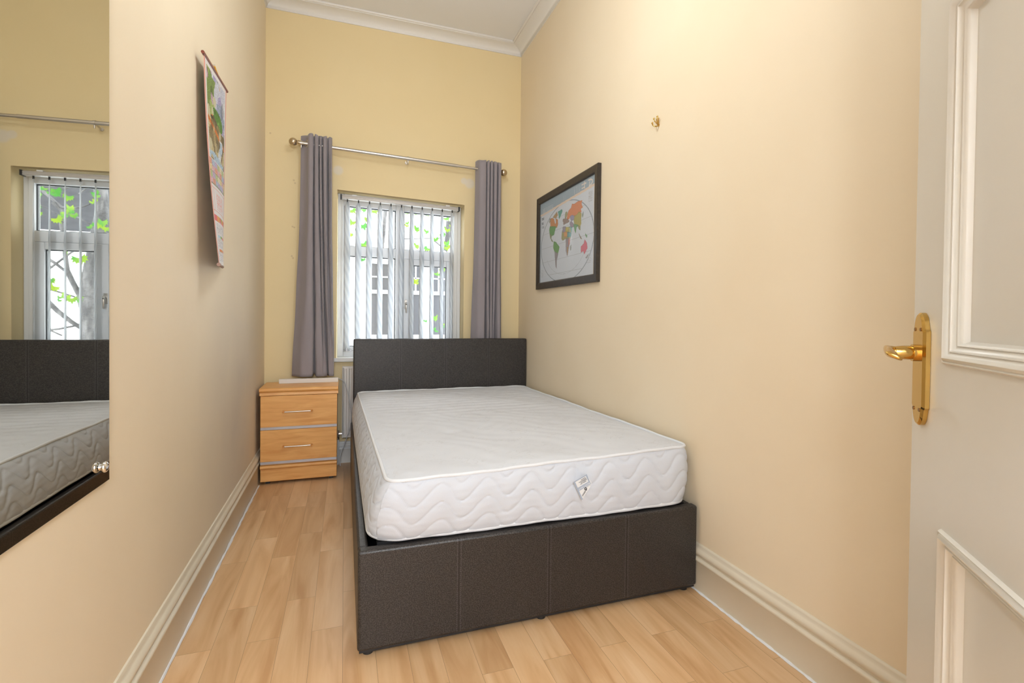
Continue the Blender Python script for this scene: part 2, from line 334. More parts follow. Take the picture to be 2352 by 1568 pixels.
def glazing(x0, x1, z0, z1, y, par):
    bm = bmesh.new(); t = .006
    fbar(bm,x0,x0+t,z0,z1,y-.003,y+.02); fbar(bm,x1-t,x1,z0,z1,y-.003,y+.02); fbar(bm,x0+t,x1-t,z0,z0+t,y-.003,y+.02); fbar(bm,x0+t,x1-t,z1-t,z1,y-.003,y+.02)
    g = obj('glazing_seal', bm, mRubber, par)
    bm = bmesh.new(); fbar(bm, x0+t,x1-t,z0+t,z1-t,y+.004,y+.010); obj('glass_pane', bm, mGlass, par)
glazing(-.010,.362,1.576,1.872,.03,win); glazing(.424,.806,1.576,1.872,.03,win); glazing(-.010,.362,.828,1.505,.03,win)
bm = bmesh.new()
fbar(bm,.424,.494,.828,1.503,-.016,.03); fbar(bm,.750,.812,.828,1.503,-.016,.03); fbar(bm,.494,.750,1.458,1.503,-.016,.03); fbar(bm,.494,.750,.828,.880,-.016,.03)
sash = obj('casement_sash', bm, mPvc, win, bevel=.004)
bm = bmesh.new(); t = .006; x0,x1,z0,z1 = .494,.750,.880,1.458
fbar(bm,x0,x0+t,z0,z1,.0,.02); fbar(bm,x1-t,x1,z0,z1,.0,.02); fbar(bm,x0+t,x1-t,z0,z0+t,.0,.02); fbar(bm,x0+t,x1-t,z1-t,z1,.0,.02)
obj('glazing_seal', bm, mRubber, sash)
bm = bmesh.new(); fbar(bm,x0+t,x1-t,z0+t,z1-t,.006,.012); obj('glass_pane', bm, mGlass, sash)
bm = bmesh.new(); box(bm,.428,.448,-.026,-.0158,1.115,1.185); tube(bm,[(.438,-.026,1.16),(.438,-.048,1.16),(.438,-.052,1.14),(.439,-.050,1.085)],[.009,.009,.010,.007],10)
h = obj('window_handle', bm, mSteel, win, bevel=.002); 
bm = bmesh.new(); sphere(bm,(.438,-.052,1.147),.008); obj('lock_button', bm, mRubber, h, smooth=True)
bm = bmesh.new(); box(bm, OX0+.002,OX1-.002,YB-.002,YB+.16,.735,.756)
box(bm, OX0-.035,OX1+.035,YB-.030,YB-.0005,.727,.755); struct('trim_7', bm, mTrimW, bevel=.005)

# ------------------------------------------------------------------ exterior
mExtW = mat('white painted render', (.86,.88,.90), .8)
mSlate = mat('dark weathered boarding', (.030,.030,.034), .8, noise=(6,(.045,.045,.050),.4,.7,(1,1,6)))
mExtGlass = mat('dark window pane', (.035,.035,.040), .25)
mBark = mat('grey bark', (.045,.044,.046), .9, bump=(30,.8,.02), noise=(14,(.12,.117,.12),.4,.65,(1,1,.3)))
mLeaf = mat('maple leaf', (.035,.15,.02), .5, noise=(5,(.15,.22,.012),.42,.62,(1,1,1)))
n, l, b = nd(mLeaf); b.inputs['Transmission Weight'].default_value = 0
tr = n.new('ShaderNodeBsdfTranslucent'); l.new(b.inputs['Base Color'].links[0].from_socket, tr.inputs[0]); mx = n.new('ShaderNodeMixShader'); mx.inputs[0].default_value = .55
o_ = [q for q in n if q.type == 'OUTPUT_MATERIAL'][0]; l.new(b.outputs[0], mx.inputs[1]); l.new(tr.outputs[0], mx.inputs[2]); l.new(mx.outputs[0], o_.inputs[0])
struct('ground', bx(-8,12,YB+.32,14,-.5,-.4), mat('pale concrete yard', (.62,.62,.60), .9, noise=(2,(.5,.5,.49),.4,.7,(1,1,1))))
hs = empty('neighbour_house', (.9,9.0,-.4)); tag(hs, 'white rendered house with tall sash windows behind the garden tree', 'house')
def hp(name, bm, m, par=hs, **k):
    o = obj(name, bm, m, par, **k); o.matrix_parent_inverse = Matrix.Translation((0,0,0)); return o
def L(bm):    # world -> local of house
    bmesh.ops.translate(bm, vec=(-.9,-9.0,.4), verts=bm.verts); return bm
hp('wall', L(bx(-4,1.83,9.05,9.4,-.4,2.42)), mExtW)
hp('roof_parapet', L(bx(-4,1.83,9.02,9.5,2.42,2.50)), mat('grey green roof edge', (.42,.50,.45), .8))
hp('low_white_wall', L(bx(1.83,5.5,9.05,9.4,-.4,2.20)), mExtW)
hp('dark_gable', L(bx(1.83,5.5,9.2,9.5,2.20,4.6)), mSlate)
for (x0,x1) in ((.33,.70),(1.00,1.28),(1.37,1.70)):
    bm = bmesh.new(); t = .03
    box(bm,x0-t,x0,8.99,9.06,.72,1.97); box(bm,x1,x1+t,8.99,9.06,.72,1.97); box(bm,x0,x1,8.99,9.06,1.93,1.97); box(bm,x0,x1,8.98,9.06,1.43,1.49); box(bm,x0-t-.02,x1+t+.02,8.95,9.06,.66,.74)
    box(bm,(x0+x1)/2-.012,(x0+x1)/2+.012,9.0,9.06,1.49,1.93); box(bm,x0,x1,9.0,9.06,1.70,1.72)
    fr = hp('window_frame', L(bm), mExtW)
    o = obj('window_pane', L(bx(x0,x1,9.02,9.045,.74,1.93)), mExtGlass, fr)
# tree
tree = empty('maple_tree', (1.55,6.9,-.4)); tag(tree, 'bare branched maple tree with sparse green leaves outside the window', 'tree')
T0 = Vector((1.55,6.9,-.4))
def TL(p): return tuple(Vector(p)-T0)
BR = [[0.2,[[1.552,6.9,0.594],[1.562,6.9,0.81],[1.577,6.9,1.038],[1.593,6.9,1.228]]],[0.13,[[1.593,6.9,1.228],[1.593,6.9,1.418],[1.582,6.9,1.532],[1.531,6.9,1.864],[1.489,6.9,2.146],[1.51,6.9,2.499],[1.551,6.9,2.746]]],[0.1,[[1.613,6.9,0.975],[1.654,6.9,1.176],[1.685,6.9,1.239]]],[0.045,[[1.685,6.9,1.239],[1.735,6.9,1.375],[1.79,6.9,1.505],[1.815,6.9,1.622],[1.825,6.9,1.746],[1.855,6.9,2.092]]],[0.035,[[1.664,6.9,1.252],[1.657,6.9,1.416],[1.613,6.9,1.581],[1.541,6.9,1.705],[1.51,6.9,1.789]]],[0.022,[[2.032,6.9,1.673],[1.993,6.9,1.65],[1.905,6.9,1.58],[1.805,6.9,1.485],[1.78,6.9,1.461]]],[0.016,[[2.003,6.9,1.477],[1.974,6.9,1.503],[1.855,6.9,1.62],[1.755,6.9,1.7],[1.633,6.9,1.776]]],[0.045,[[2.033,6.9,1.217],[1.974,6.9,1.169],[1.876,6.9,1.072],[1.756,6.9,0.961],[1.654,6.9,0.873],[1.593,6.9,0.848]]],[0.016,[[2.033,6.9,0.86],[1.975,6.9,0.866],[1.856,6.9,0.879],[1.736,6.9,0.911],[1.665,6.9,0.943],[1.613,6.9,0.924]]],[0.014,[[2.032,6.9,1.334],[1.974,6.9,1.312],[1.856,6.9,1.272],[1.735,6.9,1.225]]],[0.012,[[1.975,6.9,0.885],[1.826,6.9,0.81]]],[0.02,[[2.108,6.9,2.425],[2.079,6.9,2.404],[1.963,6.9,2.293],[1.854,6.9,2.179],[1.815,6.9,2.02]]],[0.02,[[1.924,6.9,2.222],[1.864,6.9,2.153],[1.835,6.9,2.069]]],[0.008,[[1.953,6.9,2.355],[1.824,6.9,2.38],[1.714,6.9,2.428],[1.592,6.9,2.427]]],[0.008,[[1.824,6.9,2.38],[1.704,6.9,2.441]]],[0.01,[[1.775,6.9,2.123],[1.694,6.9,2.073],[1.592,6.9,2.012]]],[0.008,[[2.07,6.9,2.197],[1.982,6.9,2.168],[1.884,6.9,2.102]]],[0.007,[[2.089,6.9,2.391],[1.953,6.9,2.404],[1.824,6.9,2.404]]],[0.01,[[1.694,6.9,2.33],[1.633,6.9,2.398],[1.592,6.9,2.44]]],[0.008,[[2.079,6.9,2.331],[1.953,6.9,2.33]]],[0.014,[[1.854,6.9,2.179],[1.755,6.9,2.174],[1.654,6.9,2.195],[1.592,6.9,2.226]]]]
BD = [[0.06,[[1.244,6.6,2.279],[1.231,6.6,2.099],[1.21,6.6,1.904]]],[0.03,[[0.464,6.6,2.478],[0.452,6.6,2.263],[0.446,6.6,2.048],[0.427,6.6,1.832]]],[0.008,[[0.649,6.6,2.018],[0.878,6.6,2.032],[1.171,6.6,2.065]]],[0.012,[[1.053,6.6,2.028],[1.143,6.6,1.96],[1.233,6.6,1.89]]],[0.008,[[1.046,6.6,1.154],[1.077,6.6,1.036],[1.092,6.6,0.976]]]]
for i, (r, pts) in enumerate(BR+BD):
    r *= .62 if r > .03 else .8
    pts = [(p[0]+random.uniform(-.004,.004), p[1]+(.03*math.sin(j*1.3+i) if r < .03 and 0 < j else 0), p[2]) for j, p in enumerate(pts)]
    if i == 0: pts = [(pts[0][0]-.02,6.9,-.42)]+pts[1:]
    obj('trunk' if i == 0 else 'branch', tb([TL(p) for p in pts], [r*(1-.35*j/len(pts)) for j in range(len(pts))], 10), mBark, tree, smooth=True)
LV = [[1.53,5.814,2.158,0.053],[1.598,6.09,2.182,0.069],[1.485,5.933,2.147,0.094],[1.48,6.144,2.161,0.104],[1.734,6.163,2.044,0.098],[1.273,5.659,1.984,0.103],[1.287,5.612,1.933,0.076],[1.657,6.354,1.974,0.115],[1.149,5.833,2.135,0.079],[1.115,5.811,1.867,0.092],[1.451,6.496,1.935,0.066],[1.349,6.023,1.567,0.15],[1.734,6.353,1.497,0.058],[1.578,6.029,1.362,0.082],[1.605,6.175,1.304,0.126],[1.333,5.736,1.206,0.117],[1.465,6.171,1.19,0.112],[1.646,6.381,1.181,0.058],[1.363,6.071,1.173,0.069],[1.558,6.267,1.684,0.057],[1.726,6.204,2.163,0.07],[1.093,5.658,2.061,0.051],[1.518,6.282,2.046,0.085],[0.073,6.132,2.242,0.111],[0.071,5.871,2.067,0.106],[0.171,5.628,1.997,0.128],[0.323,6.379,2.303,0.116],[0.188,6.025,2.238,0.096],[0.058,6.247,1.985,0.085],[0.197,6.391,1.728,0.087],[0.685,6.243,2.286,0.085],[0.707,6.429,2.196,0.073],[0.757,5.955,2.238,0.094],[0.812,6.321,2.101,0.086],[0.875,6.0,2.243,0.109],[0.941,6.442,2.115,0.102],[1.175,6.391,2.282,0.116],[1.049,5.688,1.878,0.103],[0.939,5.722,1.914,0.078],[0.746,5.795,1.829,0.079],[0.961,6.469,1.904,0.132],[0.755,5.993,1.475,0.095],[1.022,6.164,1.572,0.07],[1.052,5.871,1.598,0.067],[0.995,6.057,1.038,0.082],[0.864,5.947,1.011,0.067],[0.986,5.916,0.899,0.06],[1.097,6.127,0.949,0.069],[0.194,6.126,1.871,0.125],[0.766,6.414,2.353,0.087],[1.103,6.214,2.049,0.084],[0.241,6.436,2.218,0.088],[0.136,6.371,2.062,0.087],[1.21,6.492,2.155,0.088]]
bm = bmesh.new()
out5 = [(0,-.02),(.10,-.06),(.42,-.30),(.36,-.12),(.50,-.02),(.38,.06),(.46,.26),(.30,.20),(.26,.40),(.14,.30),(0,.60),(-.14,.30),(-.26,.40),(-.30,.20),(-.46,.26),(-.38,.06),(-.50,-.02),(-.36,-.12),(-.42,-.30),(-.10,-.06)]
for (x,y,z,s) in LV:
    for q in range(1 if s > .1 else 2):
        a = random.uniform(2.4,4.0); tl = random.uniform(-.7,.7); rot = Matrix.Rotation(tl,4,'X') @ Matrix.Rotation(random.uniform(-.5,.5),4,'Z') @ Matrix.Rotation(a,4,'Y')
        cx = Vector((x+random.uniform(-.03,.03)*q, y+random.uniform(-.1,.1)*q, z+random.uniform(-.04,.04)*q))-T0
        vs = []
        for (u,v) in out5:
            p = rot @ Vector((u*s*.88, .12*s*(u*u+v*v), v*s*.88)); vs.append(bm.verts.new(cx+p))
        c0 = bm.verts.new(cx+rot @ Vector((0,0,.06*s)))
        for k in range(len(vs)): bm.faces.new((c0,vs[k],vs[(k+1)%len(vs)]))
obj('foliage', bm, mLeaf, tree)

# ------------------------------------------------------------------ vertical blind
bl = empty('vertical_blind', (0,YB+.04,1.90)); tag(bl, 'white vertical slat blind hanging inside the window recess', 'blind')
HX0, HX1 = -.030, .828
bm = bmesh.new()
def hz(x): return 1.917-.0245*(x-HX0)-1.90
prof = [(-.020,-.014),(-.023,-.008),(-.018,-.002),(-.022,.004),(-.018,.012),(.018,.012),(.020,-.014)]
ra = [bm.verts.new((HX0,y,hz(HX0)+z)) for y,z in prof]; rb = [bm.verts.new((HX1,y,hz(HX1)+z)) for y,z in prof]
for i in range(len(prof)): bm.faces.new((ra[i],ra[(i+1)%len(prof)],rb[(i+1)%len(prof)],rb[i]))
bm.faces.new(ra); bm.faces.new(rb[::-1])
hr = obj('headrail', bm, mat('satin aluminium', (.70,.68,.66), .35, .4), bl, bevel=.001)
for x in (HX0,HX1): obj('end_cap', bx(x-.006,x+.006,-.025,.022,hz(x)-.017,hz(x)+.015), mBlack, hr)
for x in (.06,.74): obj('fixing_clip', bx(x-.015,x+.015,-.02,.02,hz(x)+.011,hz(x)+.020), mPvc, hr)
SLX = [.013+.0765*i for i in range(11)]; SLB = .80-1.90
for i, x in enumerate(SLX):
    bm = bmesh.new(); zt = hz(x)-.030; rows = []
    for j in range(31):
        t = j/30; z = zt+(SLB-zt)*t; wd = .0445*min(1,.30+t*26); ang = math.radians(60+5*(1-min(1,t*3))+random.uniform(-.4,.4))
        rows.append([bm.verts.new((x+math.cos(ang)*wd*u-math.sin(ang)*.0015*(1-u*u), math.sin(ang)*wd*u+math.cos(ang)*.0015*(1-u*u), z)) for u in (-1,-.5,0,.5,1)])
    for j in range(30):
        for k in range(4): bm.faces.new((rows[j][k],rows[j][k+1],rows[j+1][k+1],rows[j+1][k]))
    s = obj('slat', bm, mSlat, bl, smooth=True)
    sd = s.modifiers.new('t','SOLIDIFY'); sd.thickness = .0006
    obj('slat_hanger', bx(x-.004,x+.004,-.004,.004,zt-.002,hz(x)-.012), mBlack, s)
    obj('bottom_weight', bx(x-.006,x+.006,-.003,.003,SLB,SLB+.025), mPvc, s)
for y in (-.038,.038):
    bm = bmesh.new()
    for i in range(10):
        xa, xb = SLX[i]+(.022 if y > 0 else -.022), SLX[i+1]+(.022 if y > 0 else -.022)
        tube(bm, [(xa+(xb-xa)*t, y, SLB+.018-.022*math.sin(PI*t)) for t in [k/8 for k in range(9)]], .0013, 6)
    obj('bottom_chain', bm, mGrey, bl)
bm = bmesh.new()
for x,y,zb in ((-.024,-.012,-.96),(-.028,.004,-.99),(-.020,.012,-1.0)): tube(bm, [(x,y,hz(x)-.02),(x-.004,y-.004,zb*.5),(x,y,zb)], .0012, 6)
box(bm, -.034,-.014,-.014,.010,-.86,-.74)
obj('control_cord', bm, mPvc, bl)

# ------------------------------------------------------------------ curtain pole and curtains
YR = YB-.10
cr_ = empty('curtain_pole', (.41,YR,2.20)); tag(cr_, 'brushed metal curtain pole with round ball ends above the window', 'curtain pole')
def rz(x): return 2.229-.034*(x+.33)-2.20
bm = bmesh.new(); tube(bm, [(-.30-.41,0,rz(-.30)),(.79-.41,0,rz(.79))], .0125, 16); pole = obj('pole', bm, mSteel, cr_, smooth=True)
bm = bmesh.new(); tube(bm, [(.79-.41,0,rz(.79)),(1.13-.41,0,rz(1.13))], .0100, 16); obj('inner_pole', bm, mSteel, cr_, smooth=True)
for x, s in ((-.335,1),(1.150,-1)):
    bm = bmesh.new(); sphere(bm, (x-.41,0,rz(x)), .0270, seg=28); tube(bm, [(x-.41+s*.022,0,rz(x)),(x-.41+s*.034,0,rz(x+s*.03))], [.013,.015], 16); tube(bm, [(x-.41+s*.030,0,rz(x)),(x-.41+s*.052,0,rz(x+s*.05))], .0145, 16)
    obj('finial', bm, mat('finial metal', (.60,.50,.36), .22, 1), cr_, smooth=True)
for x in (-.285,.425,1.105):
    bm = bmesh.new(); z = rz(x); tube(bm, [(x-.41,.012,z-.006),(x-.41,YB-YR-.006,z-.006)], .006, 10); tube(bm, [(x-.41,YB-YR-.008,z-.006),(x-.41,YB-YR-.0005,z-.006)], .011, 20)
    tube(bm, [(x-.41,0,z-.012),(x-.41,0,z-.034)], [.006,.004], 10); tube(bm, [(x-.41-.006,0,z),(x-.41+.006,0,z)], .0155, 16)
    obj('bracket', bm, mSteel, cr_, smooth=True)
def curtain(name, top, bot, zt, zb, label, hemlift):
    """top / bot: lists of (x, dy) control points in plan, resampled to the same count"""
    cu = empty(name, (sum(p[0] for p in top)/len(top), YR, zb)); tag(cu, label, 'curtain', 'grey curtains either side of the window')
    cx, cy, cz = cu.location
    def res(P, k=150):
        P = [Vector((p[0],p[1])) for p in P]
        Q = []
        for i in range(len(P)-1):
            p0, p1, p2, p3 = P[max(i-1,0)], P[i], P[i+1], P[min(i+2,len(P)-1)]
            for j in range(12):
                t = j/12; Q.append(.5*((2*p1)+(p2-p0)*t+(2*p0-5*p1+4*p2-p3)*t*t+(3*p1-p0-3*p2+p3)*t**3))
        Q.append(P[-1]); return Q
    A, B = res(top), res(bot); rows = 70; bm = bmesh.new(); R = []
    for j in range(rows+1):
        t = j/rows; e = t**1.9; row = []
        for i, (a, q) in enumerate(zip(A,B)):
            p = a*(1-e)+q*e; u = i/(len(A)-1)
            wob = .003*math.sin(7*t+u*9)*t+.002*math.sin(19*t+u*23)*t
            zz_ = zt-.03*(a.x-A[0].x)+.004*math.sin(u*40); bb = zb+hemlift(u)
            dp = .036*min(1,max(0,t-.03)*14)*(1-e)*max(0,min(1,(a.y+.036)/.018)) if .22 < u < .97 else 0
            row.append(bm.verts.new((p.x+wob-cx, YR+p.y+dp+wob-cy, zz_*(1-t)+bb*t-cz)))
        R.append(row)
    for j in range(rows):
        for i in range(len(A)-1): bm.faces.new((R[j][i],R[j][i+1],R[j+1][i+1],R[j+1][i]))
    pn = obj('curtain_panel', bm, mCurt, cu, smooth=True); sd = pn.modifiers.new('t','SOLIDIFY'); sd.thickness = .0018
    # metal eyelets where the cloth crosses the pole line
    for i in range(1,len(A)):
        if A[i-1].y*A[i].y < 0:
            x = (A[i].x+A[i-1].x)/2; bm = bmesh.new(); d = (A[i]-A[i-1]); d = Vector((d.x,d.y,0)).normalized(); up = Vector((0,0,1))
            c = Vector((x-cx, 0+YR-cy, rz(x)+2.20-cz)); tube(bm, [c+(d*math.cos(a)+up*math.sin(a))*.0215 for a in [2*PI*k/20 for k in range(20)]], .0035, 8, closed=True)
            obj('eyelet', bm, mSteel, cu, smooth=True)
    return cu
def px(a): return -.290+(a-690)*.00276
topL = [(px(690),.034),(px(699),.020),(px(706),-.006),(px(708.5),-.040),(px(713),-.052),(px(719.5),-.044),(px(720.5),-.017),(px(722),-.017),(px(723.5),-.040),(px(728),-.048),(px(731.5),-.040),(px(732.2),-.017),(px(733.2),-.017),(px(734.5),-.040),(px(738),-.044),(px(740),-.017),(px(741.2),-.017),(px(743),-.042),(px(747.5),-.046),(px(750.5),-.034),(px(751.6),-.017),(px(753),-.02),(px(757),-.034),(px(763),-.012)]
botL = [(px(671),.040),(px(679),.012),(px(691),-.034),(px(702),-.042),(px(713),-.040),(px(721),-.022),(px(722.5),.030),(px(725),.032),(px(729),-.026),(px(738),-.036),(px(745),-.034),(px(748),-.03),(px(750),-.030),(px(751),-.026),(px(752),-.024),(px(753.5),-.018),(px(755),.02),(px(755.8),.03),(px(758),-.022),(px(760),-.030),(px(763),-.034),(px(766),-.036),(px(769),-.03),(px(771),-.016)]
curtain('curtain', topL, botL, 2.284, .640, 'grey eyelet curtain left of the window reaching down to the wooden bedside drawers', lambda u: .012*math.exp(-((u-.27)/.035)**2))
def pq(a): return .945+(a-1096)*.00322
topR = [(pq(1092),.032),(pq(1095),.0),(pq(1098),-.036),(pq(1106),-.046),(pq(1113),-.040),(pq(1114.2),-.015),(pq(1115),-.015),(pq(1116.5),-.038),(pq(1121),-.042),(pq(1122.3),-.015),(pq(1123.3),-.015),(pq(1125),-.038),(pq(1129.2),-.042),(pq(1130.6),-.015),(pq(1131.6),-.015),(pq(1133.5),-.038),(pq(1139),-.044),(pq(1141),-.015),(pq(1142),-.015),(pq(1144),-.038),(pq(1148),-.044),(pq(1152),-.02),(pq(1153),.0)]
botR = [(pq(1079),.036),(pq(1084),.0),(pq(1092),-.036),(pq(1103),-.046),(pq(1113),-.036),(pq(1114.5),.03),(pq(1119),.035),(pq(1121),-.02),(pq(1124),-.036),(pq(1127),-.018),(pq(1128),-.008),(pq(1129.5),-.022),(pq(1132),-.034),(pq(1135),-.028),(pq(1136.3),-.010),(pq(1138),.02),(pq(1139.5),.03),(pq(1141),.02),(pq(1142),.0),(pq(1145),-.030),(pq(1151),-.040),(pq(1157),-.026),(pq(1160),.0)]
curtain('curtain', topR, botR, 2.247, .42, 'grey eyelet curtain right of the window hanging down behind the dark headboard', lambda u: 0)

# ------------------------------------------------------------------ radiator, cable
rd = empty('radiator', (.42,3.90,.20)); tag(rd, 'cream white panel radiator under the window behind the headboard', 'radiator')
bm = bmesh.new(); prof = []; x = -.010
n_ = 26; W_ = .86
pts = []
for i in range(n_):
    a = x+W_*i/n_; s_ = W_/n_
    pts += [(a,0),(a+s_*.22,0),(a+s_*.34,.010),(a+s_*.66,.010),(a+s_*.78,0)]
pts.append((x+W_,0))
fr_ = [bm.verts.new((p[0]-.42, 3.866+p[1]-3.90, .475-.0+.215-.20)) for p in pts]; lo_ = [bm.verts.new((p[0]-.42, 3.866+p[1]-3.90, .015)) for p in pts]
for i in range(len(pts)-1): bm.faces.new((fr_[i],fr_[i+1],lo_[i+1],lo_[i]))
box(bm, x-.42,x+W_-.42,-.030,.012,.480,.498); box(bm, x-.42,x+W_-.42,-.030,.012,-.006,.016); box(bm, x-.425,x-.415,-.034,.014,-.006,.498); box(bm, x+W_-.425,x+W_-.415,-.034,.014,-.006,.498)
obj('panel', bm, mRad, rd, bevel=.002)
for q in (.1,.7): obj('wall_bracket', bx(q-.42,q-.39,.012,.0455,.05,.44), mRad, rd)
bm = bmesh.new(); tube(bm, [(-.435,-.006,.02),(-.462,-.006,.02)], .008, 12); tube(bm, [(-.460,-.006,.045),(-.460,-.006,-.02)], .009, 12); obj('valve', bm, mChrome, rd, smooth=True)
obj('pipe', tb([(-.460,-.006,-.02),(-.460,-.006,-.199)], .0075, 10), mPvc, rd, smooth=True)
CABLE = [[-0.029,3.835,0.622],[-0.003,3.835,0.597],[0.018,3.835,0.538],[0.036,3.835,0.446],[0.048,3.835,0.353],[0.042,3.835,0.276],[0.02,3.835,0.207],[-0.003,3.835,0.141],[-0.02,3.835,0.096]]
def spl(P, k=8):
    P = [Vector(p) for p in P]; Q = []
    for i in range(len(P)-1):
        p0, p1, p2, p3 = P[max(i-1,0)], P[i], P[i+1], P[min(i+2,len(P)-1)]
        for j in range(k):
            t = j/k; Q.append(.5*((2*p1)+(p2-p0)*t+(2*p0-5*p1+4*p2-p3)*t*t+(3*p1-p0-3*p2+p3)*t**3))
    Q.append(P[-1]); return Q
CP = [(-.045,3.79,.618),(-.036,3.81,.620)]+CABLE[1:]+[(-.026,3.835,.04),(-.024,3.838,.005)]
tag(obj('cable', tb(spl(CP), .0036, 8), mGrey, smooth=True), 'thin grey cable drooping beside the radiator behind the drawers', 'cable')

# ------------------------------------------------------------------ bedside drawers
NX0, NX1, NY0, NY1 = -.491, -.040, 3.560, 3.878
ns = empty('bedside_drawers', ((NX0+NX1)/2,NY0,0)); tag(ns, 'orange beech two drawer bedside unit standing in the corner below the curtain', 'bedside drawers')
ox, oy = ns.location.x, ns.location.y
def nb(x0,x1,y0,y1,z0,z1): return bx(x0-ox,x1-ox,y0-oy,y1-oy,z0,z1)
bm = nb(NX0+.004,NX1-.004,NY0+.014,NY1,.018,.556); box(bm, NX0+.004-ox,NX1-.004-ox,.006,.03,.018,.096)
obj('carcass', bm, mWood, ns, bevel=.001)
bm = bmesh.new(); pr = [(0,.0),(.0,.017)]
prof = [(NY1-oy,.556),(-.002,.556),(-.002,.574),(.0,.576)]+[(-.001-.011*math.sin(a),.5765+.0255*(1-math.cos(a))/2) for a in [PI*k/10 for k in range(1,11)]]+[(.010,.602),(NY1-oy,.602)]
a_ = [bm.verts.new((NX0-.002-ox,y,z)) for y,z in prof]; b_ = [bm.verts.new((NX1+.003-ox,y,z)) for y,z in prof]; k = len(prof)
for i in range(k): bm.faces.new((a_[i],a_[(i+1)%k],b_[(i+1)%k],b_[i]))
bm.faces.new(a_); bm.faces.new(b_[::-1]); obj('top', bm, mWood, ns, smooth=True)
bm = bmesh.new()
prof = [(.02,.096)]+[(.003-.010*math.sin(a),.097+.022*(1-math.cos(a))/2) for a in [PI*k/10 for k in range(0,11)]]+[(.02,.120)]
a_ = [bm.verts.new((NX0+.003-ox,y,z)) for y,z in prof]; b_ = [bm.verts.new((NX1-.003-ox,y,z)) for y,z in prof]; k = len(prof)
for i in range(k): bm.faces.new((a_[i],a_[(i+1)%k],b_[(i+1)%k],b_[i]))
bm.faces.new(a_); bm.faces.new(b_[::-1]); obj('plinth_bead', bm, mWood, ns, smooth=True)
mPost = mat('amber handle post', (.62,.26,.06), .35)
for z0, z1, zh in ((.359,.553,.453),(.144,.340,.235)):
    d = obj('drawer', nb(NX0+.004,NX1-.004,NY0-.002,NY0+.014,z0,z1), mWood, ns, bevel=.0012)
    obj('silver_strip', nb(NX0+.004,NX1-.004,NY0+.0,NY0+.014,z0-.017,z0-.0005), mSilver, d)
    bm = bmesh.new(); tube(bm, [(-.350-ox,-.020,zh),(-.200-ox,-.020,zh+.001)], .0042, 12)
    hd = obj('handle', bm, mSteel, d, smooth=True)
    for q in (-.357,-.193): obj('handle_post', tb([(q-ox,-.001,zh),(q-ox,-.026,zh)], .006, 12), mPost, hd, smooth=True)
for q in (NX0+.03,NX1-.05):
    obj('foot', bx(q-ox,q+.025-ox,.03,.055,0,.019), mBlack, ns); obj('foot', bx(q-ox,q+.025-ox,NY1-oy-.05,NY1-oy-.02,0,.019), mBlack, ns)
st = obj('plastic_strip', bx(-.408,-.040,3.775,3.800,.6025,.632), mStrip, bevel=.0015); tag(st, 'long white plastic strip lying along the back of the bedside drawers', 'plastic strip')

# ------------------------------------------------------------------ bed
BX0, BX1, BY0, BY1 = .042, 1.300, 1.657, 3.722
bed = empty('bed', ((BX0+BX1)/2,BY0,0)); tag(bed, 'dark brown faux leather bed frame with stitched panels and high headboard', 'bed')
def bp(name, args, m, bevel=0, par=None, seg=3):
    o = obj(name, bx(*args), m, par or bed, bevel=bevel, seg=seg)
    if par is None: o.matrix_parent_inverse = Matrix.Translation(-bed.location)
    return o
bp('footboard', (BX0,BX1,BY0,BY0+.040,.022,.3345), mFootL, .009)
bp('side_rail', (BX0,BX0+.032,BY0+.041,BY1-.001,.022,.332), mSideL, .008)
bp('side_rail', (BX1-.032,BX1-.004,BY0+.041,BY1-.001,.022,.332), mSideL, .008)
bm = bmesh.new()                                    # headboard: padded slab, scribed over the baseboard
box(bm, .057,1.311,BY1,BY1+.068,.195,.900)
hb = obj('headboard', bm, mHeadL, bed, bevel=.010, seg=4); hb.matrix_parent_inverse = Matrix.Translation(-bed.location)
bp('base_board', (BX0+.060,BX1-.060,BY0+.055,BY1-.02,.316,.3345), mBlack)
bp('base_fabric', (BX0+.006,BX1-.006,BY0+.008,BY1-.01,.014,.0215), mBlack)
bp('base_fabric', (BX0+.034,BX1-.034,BY0+.042,BY1-.01,.0225,.20), mBlack)
for x, y in ((.075,1.69),(.66,1.69),(1.26,1.69),(.085,3.65),(1.26,3.65)):
    bm = bmesh.new(); tube(bm, [(x,y,0),(x,y,.014)], .016, 16); o = obj('foot', bm, mBlack, bed, smooth=True); o.matrix_parent_inverse = Matrix.Translation(-bed.location)

# ------------------------------------------------------------------ mattress
BQ = dict(NL=(.079,1.688,.3405), NR=(1.288,1.682,.3405), FL=(.058,3.700,.3520), FR=(1.285,3.700,.3405))
TQ = dict(NL=(.128,1.662,.536), NR=(1.292,1.702,.556), FL=(.085,3.700,.536), FR=(1.272,3.700,.537))
def bil(Q, u, v): return (Vector(Q['NL'])*(1-u)+Vector(Q['NR'])*u)*(1-v)+(Vector(Q['FL'])*(1-u)+Vector(Q['FR'])*u)*v
def rr_(u, v, r):   # square -> rounded rectangle (width 1.2, depth 2.0)
    a, c = u*1.2, v*2.0; cx_ = min(max(a,r),1.2-r); cy_ = min(max(c,r),2.0-r); dx, dy = a-cx_, c-cy_
    m_ = math.hypot(dx,dy)
    if m_ > 1e-9:
        k_ = max(abs(dx),abs(dy))/m_; a, c = cx_+dx*k_, cy_+dy*k_
    return a/1.2, c/2.0
ma = empty('mattress', (.69,1.69,.343)); tag(ma, 'white quilted mattress with worn grey top lying on the dark bed frame', 'mattress')
MO = Vector(ma.location)
per = []                                            # perimeter samples: front fine, left fine, right and back coarse
per += [(i/240,0.) for i in range(240)] + [(1.,i/60) for i in range(60)] + [(1-i/40,1.) for i in range(40)] + [(0.,1-i/330) for i in range(330)]
NV = 46
